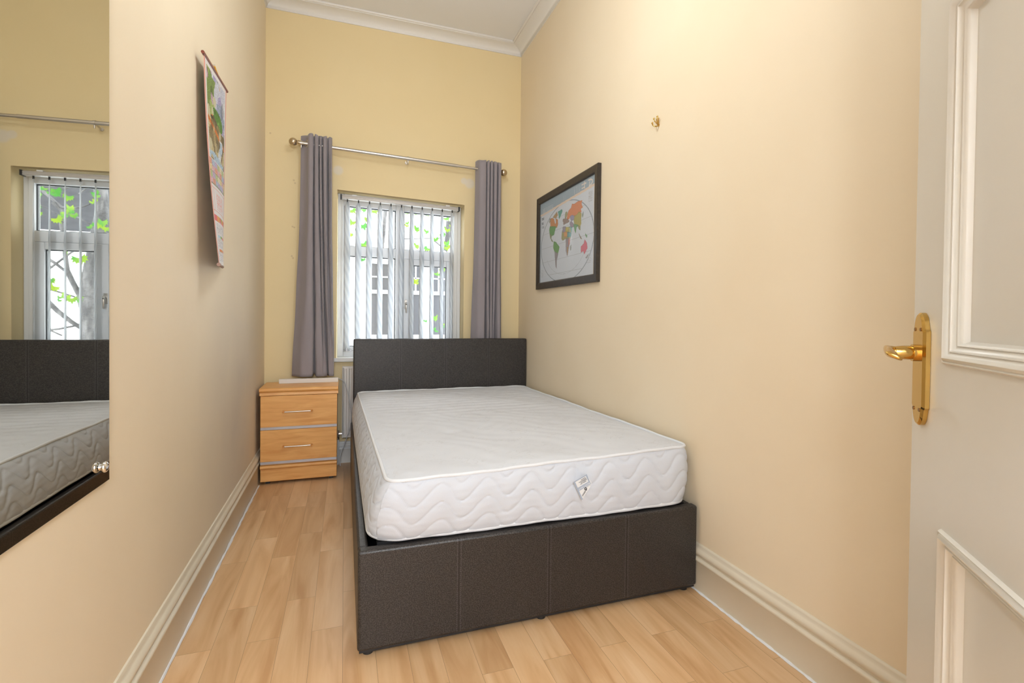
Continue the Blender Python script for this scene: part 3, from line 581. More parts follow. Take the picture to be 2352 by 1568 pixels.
def mpt(u, v, h):
    ub, vb = rr_(u,v,.10); ut, vt = rr_(u,v,.055)
    return bil(BQ,ub,vb)*(1-h)+bil(TQ,ut,vt)*h
arc = [0.]; base = [mpt(u,v,.5) for u,v in per]
for i in range(1,len(per)): arc.append(arc[-1]+(base[i]-base[i-1]).length)
bm = bmesh.new(); R = []
for i,(u,v) in enumerate(per):
    t = base[(i+1)%len(base)]-base[i-1]; nrm = Vector((t.y,-t.x,0)).normalized()
    bul = .020 if (v == 0. and 0 < u < 1) else (.022 if u == 0. else .012)
    if v == 0.: bul = .020+.010*(1-u)**8
    if u == 1.: bul = .010
    s = arc[i]; col = []
    for j in range(NV+1):
        h = j/NV; p = mpt(u,v,h)
        off = bul*(math.sin(PI*h)**.6)
        zz_ = h*.195; best = 9
        for k in range(-2,6):
            zc = .030+k*.0575+.031*math.sin(2*PI*(s+.012+k*.012)/.158); sl = .031*2*PI/.158*math.cos(2*PI*(s+.012+k*.012)/.158)
            best = min(best, abs(zz_-zc)/math.sqrt(1+sl*sl))
        if u == 0. or v == 0.:
            off -= .0030*math.exp(-(best/.0026)**2)-.0016*min(1,best/.02)
            off += .0005*math.sin(zz_*260+3*math.sin(s*9))*math.sin(s*23+zz_*40)
        if v == 0.: off -= .0025*math.exp(-((u-.565)/.0022)**2)
        col.append(bm.verts.new(p+nrm*off-MO))
    R.append(col)
for i in range(len(per)):
    A, B = R[i], R[(i+1)%len(per)]
    for j in range(NV): bm.faces.new((A[j],B[j],B[j+1],A[j+1]))
obj('border', bm, mTick, ma, smooth=True)
bm = bmesh.new(); GU, GV = 130, 210; R = []
rnd = random.Random(5); waves = [(rnd.uniform(3,9),rnd.uniform(3,9),rnd.uniform(0,6)) for _ in range(6)]
for j in range(GV+1):
    row = []
    for i in range(GU+1):
        u, v = i/GU, j/GV; uu, vv = rr_(u,v,.055); p = bil(TQ,uu,vv)
        e = min(u,1-u)*1.2; e2 = min(v,1-v)*2.0; ed = min(1,min(e,e2)/.07); dome = .008*math.sin(ed*PI/2)
        w_ = sum(math.sin(a*u*2+c*v*3+d) for a,c,d in waves)*.0010
        hd_ = min(1,max(0,(v-.42)/.25)); rid = .0045*math.sin(2*PI*v*2.0/.085+1.2*math.sin(u*2.4)+.5*math.sin(u*9))*hd_*(.6+.4*math.sin(u*5+v*9))
        q = .0011*math.sin(u*58+1.5*math.sin(v*30))*math.sin(v*95+1.5*math.sin(u*20))
        tuft = 0
        for tu, tv in ((.28,.30),(.72,.30),(.5,.48),(.28,.66),(.72,.66),(.55,.86),(.2,.86)):
            dd = ((u-tu)*1.2)**2+((v-tv)*2)**2; tuft -= .007*math.exp(-dd/.0012)
        row.append(bm.verts.new(p+Vector((0,0,dome+(w_+rid+q+tuft)*ed))-MO))
    R.append(row)
for j in range(GV):
    for i in range(GU): bm.faces.new((R[j][i],R[j][i+1],R[j+1][i+1],R[j+1][i]))
obj('top_panel', bm, mTop, ma, smooth=True)
bm = bmesh.new(); ring = [(i/60,0.) for i in range(60)]+[(1.,i/90) for i in range(90)]+[(1-i/60,1.) for i in range(60)]+[(0.,1-i/90) for i in range(90)]
ring2 = []
for i,(u,v) in enumerate(ring): ring2.append((u,v))
for nm, h, r in (('top_piping',1,.0062),('bottom_piping',0,.0085)):
    bm = bmesh.new(); pts = []
    fine = [(i/150,0.) for i in range(150)]+[(1.,i/150) for i in range(150)]+[(1-i/150,1.) for i in range(150)]+[(0.,1-i/150) for i in range(150)]
    for i,(u,v) in enumerate(fine):
        p = mpt(u,v,h); pts.append(p-MO+Vector((0,0,.0015*math.sin(i*.11)+.0008*math.sin(i*.37)+(.002 if h else .0065))))
    tube(bm, pts, r, 8, closed=True); obj(nm, bm, mPipe, ma, smooth=True)
# sewn in care label on the front face: reads upside down
LQ = [Vector(p) for p in ((.757,1.640,.487),(.807,1.640,.509),(.829,1.638,.476),(.791,1.637,.417))]   # TL, TR, R, tip
mLabW = mat('label white', (.84,.85,.87), .6); mLabB = mat('label blue', (.40,.47,.60), .6); mLabK = mat('label black print', (.03,.03,.035), .6)
def LP(a, c):   # a along the top edge 0..1, c down the left edge 0..1 (metric frame)
    o = LQ[0]; ax = (LQ[1]-LQ[0]); dn = Vector((LQ[3].x-LQ[0].x,0,LQ[3].z-LQ[0].z)); return o+ax*a+dn*c+Vector((0,-.001*math.sin(PI*min(1,c)),0))
bm = bmesh.new()
outl = [(0,0),(1,0),(1.09,.48),(1.0,.55),(.77,.69),(.51,.77),(.25,.88),(0,1)]
f = [bm.verts.new(LP(a,c)-MO) for a,c in outl]; bk = [bm.verts.new(LP(a,c)-MO+Vector((0,.0012,0))) for a,c in outl]
bm.faces.new(f); bm.faces.new(bk[::-1])
for i in range(len(f)): bm.faces.new((f[i],bk[i],bk[(i+1)%len(f)],f[(i+1)%len(f)]))
lab = obj('care_label', bm, mLabW, ma)
def lquad(bm, a0, a1, c0, c1, d=.0006):
    v = [bm.verts.new(LP(a,c)-MO-Vector((0,d,0))) for a,c in ((a0,c0),(a1,c0),(a1,c1),(a0,c1))]; bm.faces.new(v)
bm = bmesh.new(); lquad(bm,0,1,0,.055); lquad(bm,0,.10,0,.97); lquad(bm,.93,1.02,0,.50); lquad(bm,0,1,.36,.52); obj('label_border', bm, mLabB, lab)
bm = bmesh.new()
for (a0,a1,c) in ((.50,.85,.10),(.30,.88,.16),(.40,.60,.215),(.62,.88,.21),(.35,.50,.27),(.55,.80,.265)): lquad(bm,a0,a1,c,c+.020,.0008)
for k in range(7): lquad(bm,.16+k*.05,.185+k*.05,.76-.02*k,.84-.018*k,.0008)
cc = LP(.55,.585)-MO-Vector((0,.0010,0)); rg = []
for k in range(20): rg.append((cc+Vector((math.cos(k*PI/10)*.0050,0,math.sin(k*PI/10)*.0050)), cc+Vector((math.cos(k*PI/10)*.0022,0,math.sin(k*PI/10)*.0022))))
vv_ = [(bm.verts.new(a),bm.verts.new(c)) for a,c in rg]
for k in range(20): A, B = vv_[k], vv_[(k+1)%20]; bm.faces.new((A[0],B[0],B[1],A[1]))
lquad(bm,.52,.60,.635,.68,.0009); lquad(bm,.68,.98,.545,.552,.0009)
obj('label_print', bm, mLabK, lab)
def text_mesh(s, size, M_, m, parent, name):
    cu = bpy.data.curves.new(name,'FONT'); cu.body = s; cu.size = size; cu.align_x = 'CENTER'; cu.align_y = 'CENTER'; cu.resolution_u = 2; cu.offset = size*.012
    to = bpy.data.objects.new('tmp', cu); C.objects.link(to); dg = bpy.context.evaluated_depsgraph_get(); dg.update()
    me = bpy.data.meshes.new_from_object(to.evaluated_get(dg)); bpy.data.objects.remove(to); me.transform(M_); me.materials.clear()
    return link(name, me, m, parent)
ax = (LQ[1]-LQ[0]).normalized(); dn = Vector((LQ[3].x-LQ[0].x,0,LQ[3].z-LQ[0].z)).normalized(); ctr = LP(.53,.44)-MO-Vector((0,.0012,0))
# upside down: text x runs against the top edge, text up runs down the label
Mt = Matrix(((-ax.x,dn.x,0,ctr.x),(-ax.y,dn.y,-1,ctr.y),(-ax.z,dn.z,0,ctr.z),(0,0,0,1)))
text_mesh('RESISTANT', .0098, Mt, mLabW, lab, 'label_word')

# ------------------------------------------------------------------ mirror on left wall
xm = -.4965
mi = empty('wall_mirror', (xm-.004,1.10,.683)); tag(mi, 'frameless wall mirror on the left wall reflecting the bed and window', 'mirror')
tilt = math.atan(-.0040)
bm = bx(-.006,0,-.33,.323,0,1.45); g_ = obj('mirror_glass', bm, mGlassEdge, mi)
bm = bmesh.new(); vs = [bm.verts.new(p) for p in ((.0004,-.329,.001),(.0004,.322,.001),(.0004,.322,1.449),(.0004,-.329,1.449))]; bm.faces.new(vs)
obj('mirror_surface', bm, mMirror, g_)
mi.rotation_euler = (0,0,.0)
for y, z in ((.278,.040),(-.290,.039),(.284,1.41),(-.290,1.41)):
    bm = bmesh.new(); tube(bm, [(-.0055,y,z),(.008,y,z)], .0075, 16); sphere(bm, (.008,y,z), .0120, (.60,1,1)); obj('fixing_knob', bm, mChrome, mi, smooth=True)

# ------------------------------------------------------------------ painted prints (colour attribute on a fine grid)
def attr_mat(name, rough=.5):
    m = mat(name, (.8,.8,.8), rough, spec=.3); n, l, b = nd(m); a = n.new('ShaderNodeAttribute'); a.attribute_name = 'Col'; l.new(a.outputs['Color'], b.inputs['Base Color']); return m
def grid_print(name, nu, nv, posf, colf, m, parent):
    U, V = np.meshgrid((np.arange(nu)+.5)/nu, (np.arange(nv)+.5)/nv); cols = colf(U,V)      # per face
    verts = [posf(i/nu, j/nv) for j in range(nv+1) for i in range(nu+1)]
    faces = [(j*(nu+1)+i, j*(nu+1)+i+1, (j+1)*(nu+1)+i+1, (j+1)*(nu+1)+i) for j in range(nv) for i in range(nu)]
    me = bpy.data.meshes.new(name); me.from_pydata(verts, [], faces); at = me.color_attributes.new('Col','FLOAT_COLOR','CORNER')
    c = np.ones((nu*nv,4,4), dtype=np.float32); c[:,:,:3] = cols.reshape(-1,1,3); at.data.foreach_set('color', c.ravel()); me.update()
    return link(name, me, m, parent)
def inpoly(U, V, P):
    r = np.zeros(U.shape, bool); n = len(P); j = n-1
    for i in range(n):
        xi, yi = P[i]; xj, yj = P[j]
        with np.errstate(divide='ignore', invalid='ignore'):
            r ^= ((yi > V) != (yj > V)) & (U < (xj-xi)*(V-yi)/((yj-yi) if yj != yi else 1e-9)+xi)
        j = i
    return r
def segd(U, V, P, asp=1.0):
    d = np.full(U.shape, 9.0)
    for (x0,y0),(x1,y1) in zip(P[:-1],P[1:]):
        dx, dy = x1-x0, (y1-y0)*asp; t = np.clip(((U-x0)*dx+(V-y0)*asp*dy)/(dx*dx+dy*dy+1e-12),0,1); d = np.minimum(d, np.hypot(U-x0-t*dx, (V-y0)*asp-t*dy))
    return d
# ------------------------------------------------------------------ framed world map on right wall
MY0, MY1, MZ0, MZ1 = 2.537, 3.495, 1.262, 1.912        # near y, far y
mpz = empty('framed_map', (XR,(MY0+MY1)/2,MZ0)); tag(mpz, 'dark framed world map poster hanging on the right wall', 'picture')
oy_ = (MY0+MY1)/2
bm = bmesh.new(); ft = .046; dpt = .020
yf0, yf1 = MY0-oy_, MY1-oy_; H_ = MZ1-MZ0
fpro = [(0,0),(0,dpt),(.006,dpt+.002),(ft-.006,dpt),(ft,dpt-.006),(ft,.002)]
cor = [((yf0,0),(1,1)),((yf1,0),(-1,1)),((yf1,H_),(-1,-1)),((yf0,H_),(1,-1))]
Rg = [[bm.verts.new((-d_-.0008, cy_+sy*o_, cz_+sz*o_)) for o_, d_ in fpro] for (cy_,cz_),(sy,sz) in cor]
for i in range(4):
    A, B = Rg[i], Rg[(i+1)%4]
    for k in range(len(fpro)-1): bm.faces.new((A[k],A[k+1],B[k+1],B[k]))
obj('frame', bm, mFrame, mpz)
MAPP = [[[0.62,0.27,0.16],[[0.54,0.647],[0.546,0.683],[0.564,0.715],[0.606,0.736],[0.618,0.766],[0.654,0.755],[0.7,0.763],[0.768,0.753],[0.757,0.732],[0.774,0.692],[0.747,0.685],[0.759,0.654],[0.719,0.665],[0.691,0.644],[0.656,0.646],[0.62,0.663],[0.59,0.656],[0.572,0.639]]],[[0.42,0.38,0.16],[[0.656,0.642],[0.691,0.644],[0.725,0.663],[0.759,0.64],[0.754,0.585],[0.757,0.549],[0.739,0.525],[0.704,0.547],[0.657,0.573],[0.645,0.613]]],[[0.33,0.31,0.42],[[0.59,0.656],[0.62,0.663],[0.656,0.639],[0.645,0.613],[0.609,0.614],[0.594,0.633]]],[[0.33,0.29,0.36],[[0.585,0.598],[0.609,0.607],[0.646,0.569],[0.646,0.547],[0.61,0.552],[0.591,0.575]]],[[0.2,0.37,0.22],[[0.646,0.569],[0.716,0.545],[0.688,0.53],[0.68,0.481],[0.665,0.506],[0.652,0.545]]],[[0.3,0.32,0.2],[[0.71,0.542],[0.745,0.524],[0.745,0.495],[0.728,0.506]]],[[0.16,0.34,0.32],[[0.573,0.564],[0.622,0.545],[0.617,0.51],[0.599,0.492],[0.58,0.533]]],[[0.36,0.35,0.2],[[0.454,0.477],[0.459,0.53],[0.472,0.558],[0.484,0.585],[0.548,0.563],[0.592,0.552],[0.605,0.505],[0.612,0.482],[0.594,0.448],[0.525,0.463],[0.474,0.454]]],[[0.33,0.31,0.38],[[0.471,0.581],[0.517,0.578],[0.511,0.526],[0.472,0.535]]],[[0.6,0.33,0.17],[[0.492,0.53],[0.549,0.517],[0.55,0.48],[0.499,0.483]]],[[0.5,0.45,0.18],[[0.523,0.568],[0.567,0.558],[0.556,0.524],[0.524,0.531]]],[[0.16,0.33,0.33],[[0.549,0.517],[0.611,0.496],[0.606,0.461],[0.55,0.472]]],[[0.33,0.31,0.35],[[0.525,0.459],[0.588,0.446],[0.583,0.391],[0.566,0.328],[0.548,0.292],[0.53,0.341],[0.527,0.402]]],[[0.48,0.24,0.22],[[0.57,0.45],[0.594,0.448],[0.587,0.398],[0.567,0.38]]],[[0.45,0.32,0.2],[[0.546,0.368],[0.567,0.372],[0.557,0.299]]],[[0.3,0.32,0.3],[[0.6,0.333],[0.597,0.367],[0.611,0.382],[0.611,0.342]]],[[0.33,0.26,0.24],[[0.483,0.627],[0.489,0.66],[0.521,0.655],[0.559,0.634],[0.578,0.615],[0.548,0.608],[0.522,0.61],[0.484,0.604]]],[[0.35,0.28,0.26],[[0.47,0.642],[0.477,0.663],[0.487,0.653],[0.481,0.636]]],[[0.34,0.34,0.22],[[0.506,0.663],[0.514,0.714],[0.539,0.715],[0.546,0.698],[0.528,0.658]]],[[0.16,0.36,0.31],[[0.387,0.756],[0.454,0.761],[0.461,0.744],[0.432,0.706],[0.409,0.681],[0.399,0.722]]],[[0.52,0.26,0.13],[[0.247,0.722],[0.29,0.719],[0.319,0.696],[0.335,0.644],[0.355,0.655],[0.347,0.697],[0.382,0.68],[0.387,0.632],[0.37,0.604],[0.328,0.622],[0.253,0.64]]],[[0.42,0.3,0.18],[[0.297,0.725],[0.367,0.762],[0.381,0.727],[0.354,0.703]]],[[0.17,0.33,0.15],[[0.241,0.643],[0.356,0.616],[0.329,0.574],[0.323,0.544],[0.28,0.541],[0.243,0.569],[0.231,0.604]]],[[0.27,0.3,0.18],[[0.238,0.57],[0.28,0.541],[0.266,0.516],[0.303,0.472],[0.281,0.485],[0.251,0.527]]],[[0.18,0.33,0.14],[[0.317,0.47],[0.353,0.459],[0.416,0.4],[0.409,0.37],[0.39,0.334],[0.362,0.323],[0.334,0.367],[0.311,0.411]]],[[0.3,0.28,0.3],[[0.334,0.367],[0.397,0.333],[0.371,0.267],[0.372,0.192],[0.358,0.213]]],[[0.6,0.2,0.25],[[0.761,0.288],[0.76,0.337],[0.798,0.358],[0.813,0.39],[0.84,0.357],[0.847,0.314],[0.81,0.265],[0.793,0.296]]],[[0.2,0.35,0.22],[[0.817,0.444],[0.844,0.418],[0.839,0.405],[0.823,0.426]]],[[0.35,0.3,0.25],[[0.727,0.464],[0.769,0.409],[0.752,0.416]]],[[0.3,0.32,0.28],[[0.232,0.726],[0.251,0.721],[0.247,0.698],[0.23,0.682]]],[[0.3,0.36,0.32],[[0.77,0.623],[0.787,0.646],[0.784,0.612],[0.776,0.6]]],[[0.35,0.35,0.36],[[0.827,0.228],[0.869,0.256],[0.864,0.243],[0.843,0.222]]]]
STK = [[0.008,[[0.852,0.908],[0.881,0.906],[0.904,0.892],[0.907,0.874],[0.888,0.858],[0.86,0.849]]],[0.007,[[0.864,0.851],[0.871,0.898]]],[0.008,[[0.799,0.912],[0.8,0.856]]],[0.008,[[0.762,0.897],[0.819,0.895]]],[0.008,[[0.763,0.865],[0.8,0.864]]],[0.004,[[0.653,0.911],[0.654,0.848]]],[0.004,[[0.68,0.909],[0.681,0.848]]],[0.004,[[0.703,0.909],[0.704,0.848]]],[0.004,[[0.725,0.908],[0.727,0.851]]],[0.003,[[0.478,0.884],[0.479,0.83]]],[0.003,[[0.504,0.887],[0.505,0.834]]],[0.004,[[0.13,0.868],[0.131,0.801]]],[0.004,[[0.107,0.855],[0.108,0.8]]],[0.003,[[0.083,0.849],[0.084,0.798]]]]
def mapcol(U, V):     # U: 0 far edge .. 1 near edge of the OUTER frame, V up
    c = np.empty(U.shape+(3,)); c[:] = (.58,.62,.68)
    rs = np.random.RandomState(2); c *= (1+.05*(rs.rand(*U.shape)-.5))[...,None]
    band = .800+(U-.05)*.047
    c[V > band] = (.33,.40,.46)
    e_ = np.hypot((U-.505)/.428,(V-.432)/.388); c[(np.abs(e_-1) < .010)] = (.27,.31,.36); c[(np.abs(e_-.80) < .003)&(V < .30)] = (.36,.39,.43)
    c[(np.abs(V-band) < .011)] = (.66,.55,.46); c[(U > .930)&(U < .937)&(V < band)] = (.66,.58,.50)
    c[((U < .068)|(V < .045))&(V < band)&(U < .93)] = (.36,.40,.45)
    for yy in (.14,.28,.43,.58,.70): c[(np.abs(V-yy) < .0016)&(e_ < 1)] = (.41,.435,.47)
    for col, P in MAPP:
        k = inpoly(U,V,P); dd = segd(U,V,P+[P[0]],.68); j_ = rs.rand(*U.shape)
        cc_ = np.array(col)*.95+.02
        c[(k & (dd > .0030*j_))|((dd < .0035)&(j_ > .6))] = cc_
        c[(dd < .0016)] = cc_*.8
    for w_, P in STK: c[segd(U,V,P,.68) < w_*.55] = (.66,.60,.54) if w_ > .006 else (.50,.53,.57)
    for (u0,v0,u1,rows,cl,dn_) in ((.10,.86,.30,4,(.50,.54,.58),.5),(.08,.765,.125,2,(.16,.18,.22),.75),(.078,.715,.115,2,(.16,.18,.22),.75),(.082,.675,.130,2,(.16,.18,.22),.75),(.855,.80,.905,7,(.40,.40,.42),.5),(.84,.25,.90,6,(.40,.40,.42),.5),(.08,.20,.12,6,(.40,.42,.45),.5)):
        for r_ in range(rows):
            k = (U > u0)&(U < u1)&(np.abs(V-(v0-r_*.014)) < .004)&(rs.rand(*U.shape) < dn_); c[k] = cl
    return c
m_ = .040
def mpos(u, v):
    y = (MY1-m_*.9)+(MY0-MY1+2*m_*.9)*u; z = MZ0+m_*.9+(MZ1-MZ0-2*m_*.9)*v; return (-.009, y-oy_, z-MZ0)
fu, fv = m_*.9/(MY1-MY0), m_*.9/(MZ1-MZ0)
mapo = grid_print('map_print', 330, 250, mpos, lambda U,V: mapcol(fu+U*(1-2*fu), fv+V*(1-2*fv)), attr_mat('map paper', .8), mpz)
obj('glass', bx(-.0125,-.0105,yf0+.038,yf1-.038,.038,H_-.038), mPicGlass, mpz)
obj('backing', bx(-.0078,-.0015,yf0+.03,yf1-.03,.03,H_-.03), mFrame, mpz)

# ------------------------------------------------------------------ scroll calendar on left wall
ca = empty('wall_calendar', (-.500,2.365,1.24)); tag(ca, 'long paper scroll calendar with waterfall painting hung on the left wall', 'calendar')
ca0 = Vector(ca.location)
def nearx(v): return -.484+.010*v+.040*v*v-.002*v**6
def farx(v): return -.487-.012*v
def cpos(u, v):    # u near->far, v top->bottom
    zt = 2.000+.026*u; zb = 1.243+.022*u; x = nearx(v)*(1-u)+farx(v)*u+.008*math.sin(PI*u)*v
    y = 2.168+(2.562-2.168)*u; y += .012*(1-u)*v
    return (x-ca0.x, y-ca0.y, zt+(zb-zt)*v-ca0.z)
def calcol(U, V):
    rs = np.random.RandomState(4); c = np.empty(U.shape+(3,)); c[:] = (.74,.72,.74)
    def nz(s, k=0):
        r_ = np.random.RandomState(s); o = np.zeros(U.shape)
        for _ in range(7): a,b_,d = r_.uniform(-26,26),r_.uniform(-50,50),r_.uniform(0,6); o += np.sin(a*U+b_*V+d)
        return o/4
    N1, N2, N3 = nz(1), nz(2), nz(3); pic = V < .475
    sky = pic & (V < .36); c[sky] = (.62,.64,.74); c[sky & (N1 > .15)] = (.42,.38,.62); c[sky & (N2 > .35)] = (.72,.73,.78)
    mt = pic & (V > .13+.10*np.abs(U-.75)) & (V < .24) & (U > .5); c[mt & (N1 > -.3)] = (.34,.40,.55)
    tr_ = pic & (((U < .42+.1*N1) & (V > .055) & (V < .20+.03*N2)) | ((U < .30) & (V < .27))); c[tr_] = (.20,.30,.09); c[tr_ & (N3 > .2)] = (.38,.46,.16); c[tr_ & (N2 > .5)] = (.55,.38,.48)
    bs = pic & (np.hypot((U-.55)/.26,(V-.215-.05*U)/.05)+.15*N1 < 1); c[bs] = (.10,.26,.05); c[bs & (N2 > .2)] = (.20,.40,.10)
    rk = pic & (V > .235+.06*U+.02*N1) & (V < .475); c[rk] = (.26,.20,.10); c[rk & (N2 > .1)] = (.42,.33,.17); c[rk & (N3 > .35)] = (.13,.10,.06); c[rk & (N1 > .45)] = (.60,.50,.28)
    c[rk & (np.abs(V-.27-.10*U) < .012) & (N3 < .3)] = (.70,.22,.05); c[rk & (np.abs(V-.235-.02*U) < .010) & (U < .3)] = (.72,.20,.05)
    wf = pic & (np.abs(U-.66-.06*np.sin(V*40)) < .09) & (V > .33); c[wf] = (.74,.78,.84); c[wf & (N3 > .3)] = (.50,.62,.74)
    pl = pic & (V > .43+.04*np.abs(U-.3)) & (U < .85); c[pl & (N2 > -.6)] = (.45,.60,.74)
    g1 = (V > .475) & (V < .60); ii = np.floor(U*7)+7*np.floor((V-.475)/.0315); pal = np.array([(.72,.30,.20),(.74,.60,.28),(.45,.55,.25),(.40,.50,.66),(.66,.40,.50),(.74,.66,.50),(.50,.38,.60)])
    idx = ((ii*3+ii//5) % 7).astype(int); c[g1] = pal[idx][g1]*.9+.08; c[g1 & (rs.rand(*U.shape) > .6)] *= .75
    c[(np.abs(V-.538) < .002)|(np.abs(V-.60) < .002)] = (.25,.25,.18)
    fr2 = (V > .615)&(V < .735)&((np.abs(U-.14) < .008)|(np.abs(U-.88) < .008)|(np.abs(V-.618) < .002)|(np.abs(V-.732) < .002)); c[fr2] = (.72,.35,.30)
    tx = (V > .635)&(V < .72)&(np.abs(U-.5) < .24)&((np.floor(V*260)%2) == 0)&(rs.rand(*U.shape) > .35); c[tx] = (.76,.30,.26)
    b1 = (V > .752)&(V < .785); c[b1] = (.70,.12,.14); c[b1 & (N2 > .1)] = (.72,.35,.08); c[b1 & (N1 > .4)] = (.25,.40,.15); c[b1 & (V > .776) & (N3 > 0)] = (.74,.25,.40)
    for v0, v1 in ((.79,.845),(.868,.92),(.932,.985)):
        k = (V > v0)&(V < v1)&((np.floor(V*330)%2) == 0)&(rs.rand(*U.shape) > .5)&(np.abs(U-.5) < .40); c[k] = (.40,.40,.46)
    for v0, cs in ((.85,((.45,.62,.74),(.28,.42,.12),(.72,.18,.32),(.74,.30,.08))),(.92,((.74,.22,.06),(.70,.35,.10),(.74,.25,.40),(.25,.42,.15)))):
        for k_, cl in enumerate(cs): c[(V > v0)&(V < v0+.014)&(U > .15+.19*k_)&(U < .15+.19*(k_+1))] = cl
    c[V < .475] *= (.62+.5*np.random.RandomState(9).rand(*U.shape))[V < .475][:,None]; fine_ = nz(11)*nz(12); c[pic & (fine_ > .22)] *= .6; c[pic & (fine_ < -.30) & (V > .1)] = np.array((.55,.52,.36))
    c[(V < .475)&((U < .09)|(U > .91)|(V < .03))] = (.74,.70,.70)
    c[(U < .045)|(U > .955)] = (.72,.36,.30)
    return c
sh = grid_print('paper_sheet', 70, 300, cpos, calcol, attr_mat('calendar paper', .55), ca)
sd = sh.modifiers.new('t','SOLIDIFY'); sd.thickness = .0008
for v, nm in ((0,'top_rod'),(1,'bottom_rod')):
    p0, p1 = Vector(cpos(-.035,v)), Vector(cpos(1.035,v)); obj(nm, tb([p0,p1], .0058 if v == 0 else .0065, 10), mPrintRod if v == 0 else mat('brown rod', (.30,.16,.11), .45), ca, smooth=True)
pa, pb, pk = Vector(cpos(.30,0)), Vector(cpos(.72,0)), Vector(cpos(.52,0))+Vector((-.006,0,.030))
bm = bmesh.new(); tube(bm, [pa,pk,pb], .0018, 6); tube(bm, [pk,pk+Vector((.004,.03,-.035)),pk+Vector((.006,.055,-.075))], .0018, 6); tube(bm, [pk,pk+Vector((.006,.018,-.03))], .003, 6)
obj('hanging_cord', bm, mCord, ca)
ph = Vector(cpos(.52,0))+ca0; nl_ = tb([(XL(2.37)+.0005,2.365,ph.z+.030),(ph.x-.002,2.365,ph.z+.032)], .0016, 8)
bmesh.ops.translate(nl_, vec=-ca0, verts=nl_.verts); obj('nail', nl_, mSteel, ca)

# ------------------------------------------------------------------ brass hook on right wall
hk = empty('wall_hook', (XR,1.989,1.935)); tag(hk, 'small brass double hook fixed high on the right wall', 'hook')
bm = bmesh.new(); tube(bm, [(-.0005,0,-.006),(-.004,0,-.006)], .006, 12); tube(bm, [(-.004,0,.026),(-.004,0,-.010)], [.0030,.0034], 8)
obj('back_plate', bm, mBrass, hk, smooth=True)
for s in (1,-1):
    bm = bmesh.new(); q = spl([(-.004,0,-.006),(-.012,s*.004,.004),(-.018,s*.009,.014),(-.018,s*.012,.022)],5); tube(bm, q, [.0026]*len(q), 8); sphere(bm, (-.018,s*.0135,.025), .0042)
    obj('prong', bm, mBrass, hk, smooth=True)
bm = bmesh.new(); q = spl([(-.004,0,-.009),(-.016,.004,-.013),(-.026,.008,-.007),(-.028,.010,.001)],5); tube(bm, q, .0030, 8); sphere(bm, (-.028,.0105,.003), .0045); obj('lower_hook', bm, mBrass, hk, smooth=True)

# ------------------------------------------------------------------ panelled door, open into the room
da = math.radians(38); dd_ = Vector((math.sin(da),math.cos(da),0)); dn_ = Vector((-math.cos(da),math.sin(da),0))
dr = empty('door_1'); dr['kind'] = 'structure'
E_ = Vector((.9019,.5953,0)); X_, Y_ = -dd_, dn_      # local x: from free edge to hinge, local y: out of the face
dr.matrix_world = Matrix(((X_.x,Y_.x,0,E_.x),(X_.y,Y_.y,0,E_.y),(0,0,1,0),(0,0,0,1)))
DW, DH, TH = .758, 2.0, .040
PX = [(.118,.640)]; PZ = [(.22,.756),(1.001,1.530),(1.66,1.89)]
bm = bmesh.new(); xs = sorted({0,DW,*[a for p in PX for a in p]}); zs = sorted({.008,DH,*[a for p in PZ for a in p]})
cut = lambda xa, za: any(a <= xa < b_ for a,b_ in PX) and any(a <= za < b_ for a,b_ in PZ)
for i in range(len(xs)-1):
    for j in range(len(zs)-1):
        if not cut(xs[i]+.001, zs[j]+.001): box(bm, xs[i],xs[i+1],-TH,0,zs[j],zs[j+1])
bmesh.ops.remove_doubles(bm, verts=bm.verts, dist=1e-5)
seen = {}
for f_ in list(bm.faces):
    k_ = tuple(sorted(v_.index for v_ in f_.verts)); 
bm.verts.index_update()
for f_ in list(bm.faces):
    k_ = tuple(sorted(v_.index for v_ in f_.verts)); seen.setdefault(k_, []).append(f_)
for k_, fs in seen.items():
    if len(fs) > 1: bmesh.ops.delete(bm, geom=fs, context='FACES_ONLY')
obj('door_leaf', bm, mDoor, dr)
MP = [(-.001,0),(0,.003),(.002,.0055),(.004,.004),(.006,.0065),(.009,.0085),(.012,.007),(.014,.003),(.017,.001),(.0185,.003),(.020,.0025),(.0215,-.002),(.026,-.005),(.0275,-.003),(.0295,-.0045),(.031,-.010),(.034,-.016)]
for (x0,x1) in PX:
    for (z0,z1) in PZ:
        pn = obj('door_panel', bx(x0-.004,x1+.004,-TH+.008,-.0160,z0-.004,z1+.004), mDoor, dr)
        bm = bmesh.new(); cor = [((x0,z0),(1,1)),((x1,z0),(-1,1)),((x1,z1),(-1,-1)),((x0,z1),(1,-1))]
        Rg = [[bm.verts.new((cx_+sx_*o_, h_, cz_+sz_*o_)) for o_, h_ in MP] for (cx_,cz_),(sx_,sz_) in cor]
        for i in range(4):
            A, B = Rg[i], Rg[(i+1)%4]
            for k in range(len(MP)-1): bm.faces.new((A[k],A[k+1],B[k+1],B[k]))
        obj('panel_moulding', bm, mDoor, dr, smooth=True)
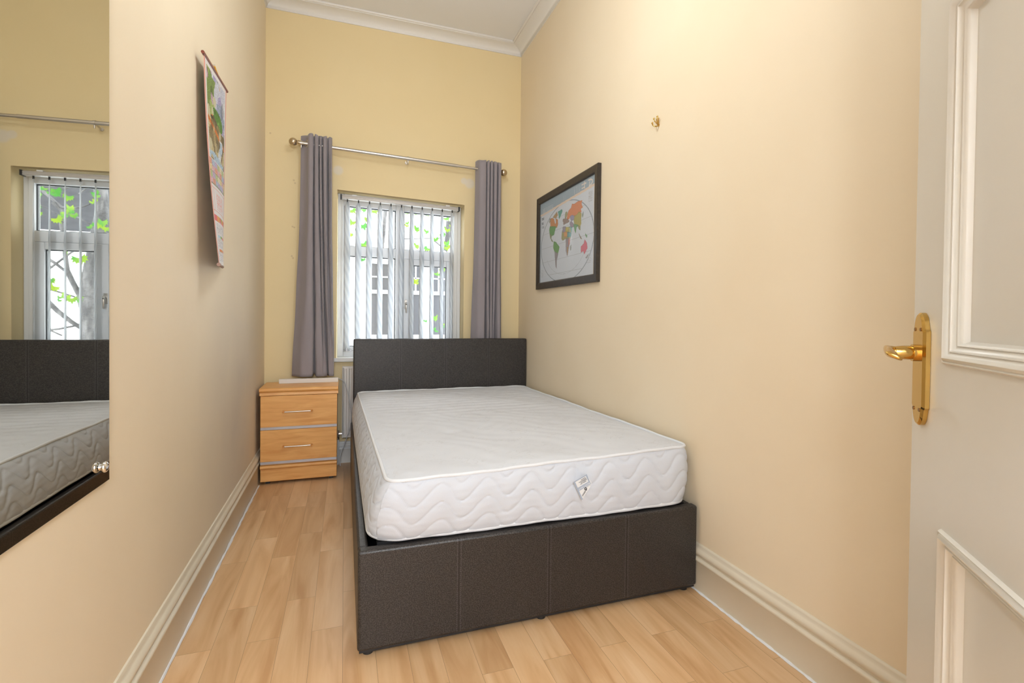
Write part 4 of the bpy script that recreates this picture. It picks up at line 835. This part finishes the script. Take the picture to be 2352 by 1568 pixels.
# brass lever on backplate
bm = bmesh.new(); pc, hw, zt, zb = .0440, .0240, 1.081, .892; o2 = []
for k in range(13): a = PI*k/12; o2.append((pc+math.cos(a)*hw*.80, zt-.030+math.sin(a)*.026))
o2 = [(pc+hw,zb+.034),(pc+hw,zt-.034),(pc+hw*.86,zt-.031)]+o2[1:-1]+[(pc-hw*.86,zt-.031),(pc-hw,zt-.034),(pc-hw,zb+.034),(pc-hw*.86,zb+.031)]+[(pc-math.cos(PI*k/12)*hw*.80, zb+.030-math.sin(PI*k/12)*.026) for k in range(1,12)]+[(pc+hw*.86,zb+.031)]
fr0 = [bm.verts.new((x,0.0003,z)) for x,z in o2]; fr1 = [bm.verts.new((x,.0065,z)) for x,z in o2]
czz = (zt+zb)/2; fr2_ = [bm.verts.new((pc+(x-pc)*.78,.0095,czz+(z-czz)*.965)) for x,z in o2]; k = len(o2)
for A, B in ((fr0,fr1),(fr1,fr2_)):
    for i in range(k): bm.faces.new((A[i],A[(i+1)%k],B[(i+1)%k],B[i]))
bm.faces.new(fr2_); hp_ = obj('handle_plate', bm, mBrass, dr); hp_['label'] = 'polished brass backplate'
for x, z in ((pc-.011,1.050),(pc+.011,1.050),(pc-.011,.922),(pc+.011,.922)):
    obj('screw', tb([(x,.0090,z),(x,.0104,z)], .0030, 10), mDarkBrass, hp_, smooth=True)
bm = bmesh.new(); zl = 1.012; xl = pc-.004
tube(bm, [(xl,.009,zl),(xl,.016,zl)], [.0135,.0135], 20); tube(bm, [(xl,.016,zl),(xl,.020,zl),(xl,.030,zl),(xl,.040,zl)], [.0105,.0115,.0110,.0095], 20)
def lever(bm, pts, ws, hs, tw):
    pts = [Vector(p) for p in pts]; R = []
    for i, p in enumerate(pts):
        t = (pts[min(i+1,len(pts)-1)]-pts[max(i-1,0)]).normalized(); up = Vector((0,0,1)); a = t.cross(up).normalized(); up = a.cross(t)
        ca_, sa_ = math.cos(tw[i]), math.sin(tw[i]); a2, u2 = a*ca_+up*sa_, -a*sa_+up*ca_
        R.append([bm.verts.new(p+a2*math.cos(q*PI/8)*ws[i]+u2*math.sin(q*PI/8)*hs[i]) for q in range(16)])
    for i in range(len(R)-1):
        for q in range(16): bm.faces.new((R[i][q],R[i][(q+1)%16],R[i+1][(q+1)%16],R[i+1][q]))
    bm.faces.new(R[0][::-1]); bm.faces.new(R[-1])
LPT = spl([(xl-.002,.034,zl),(xl,.046,zl+.001),(xl+.018,.054,zl+.002),(xl+.045,.056,zl+.001),(xl+.066,.060,zl-.001),(xl+.078,.065,zl-.001),(xl+.083,.067,zl-.001)],5); nL = len(LPT)
_tp = [min(1,math.sqrt(max(.02,1-((i-(nL-7))/6.2)**2))) if i > nL-7 else 1 for i in range(nL)]
lever(bm, LPT, [(.0085-.0045*min(1,i/(nL*.5)))*_tp[i] for i in range(nL)], [(.0085+.0035*min(1,i/(nL*.5)))*_tp[i] for i in range(nL)], [1.3*i/(nL-1) for i in range(nL)])
lv = obj('lever', bm, mBrass, dr, smooth=True); lv['label'] = 'curved polished brass lever'
# door frame of the doorway
bm = bmesh.new()
box(bm, DX0-.002,DX0+.024,YF-.139,YF-.001,0,DZ-.001); box(bm, DX1-.012,DX1+.002,YF-.139,YF-.001,0,DZ-.001); box(bm, DX0+.024,DX1-.012,YF-.139,YF-.001,DZ-.025,DZ-.001)
struct('trim_8', bm, mDoor)
# ceiling rose and bulb out of view above the bed
cl = empty('ceiling_light', (.38,1.75,ZC)); tag(cl, 'small white ceiling light with a hanging bare bulb on a short flex', 'ceiling light')
bm = bmesh.new(); tube(bm, [(0,0,-.001),(0,0,-.012),(0,0,-.022)], [.045,.042,.012], 24); obj('ceiling_rose', bm, mPvc, cl, smooth=True)
obj('flex', tb([(0,0,-.02),(0,0,-.48)], .003, 8), mPvc, cl)
obj('lamp_holder', tb([(0,0,-.48),(0,0,-.53)], [.012,.019], 16), mPvc, cl, smooth=True)
bm = bmesh.new(); sphere(bm, (0,0,-.605), .045, (1,1,1.25)); obj('bulb', bm, mGlass, cl, smooth=True)
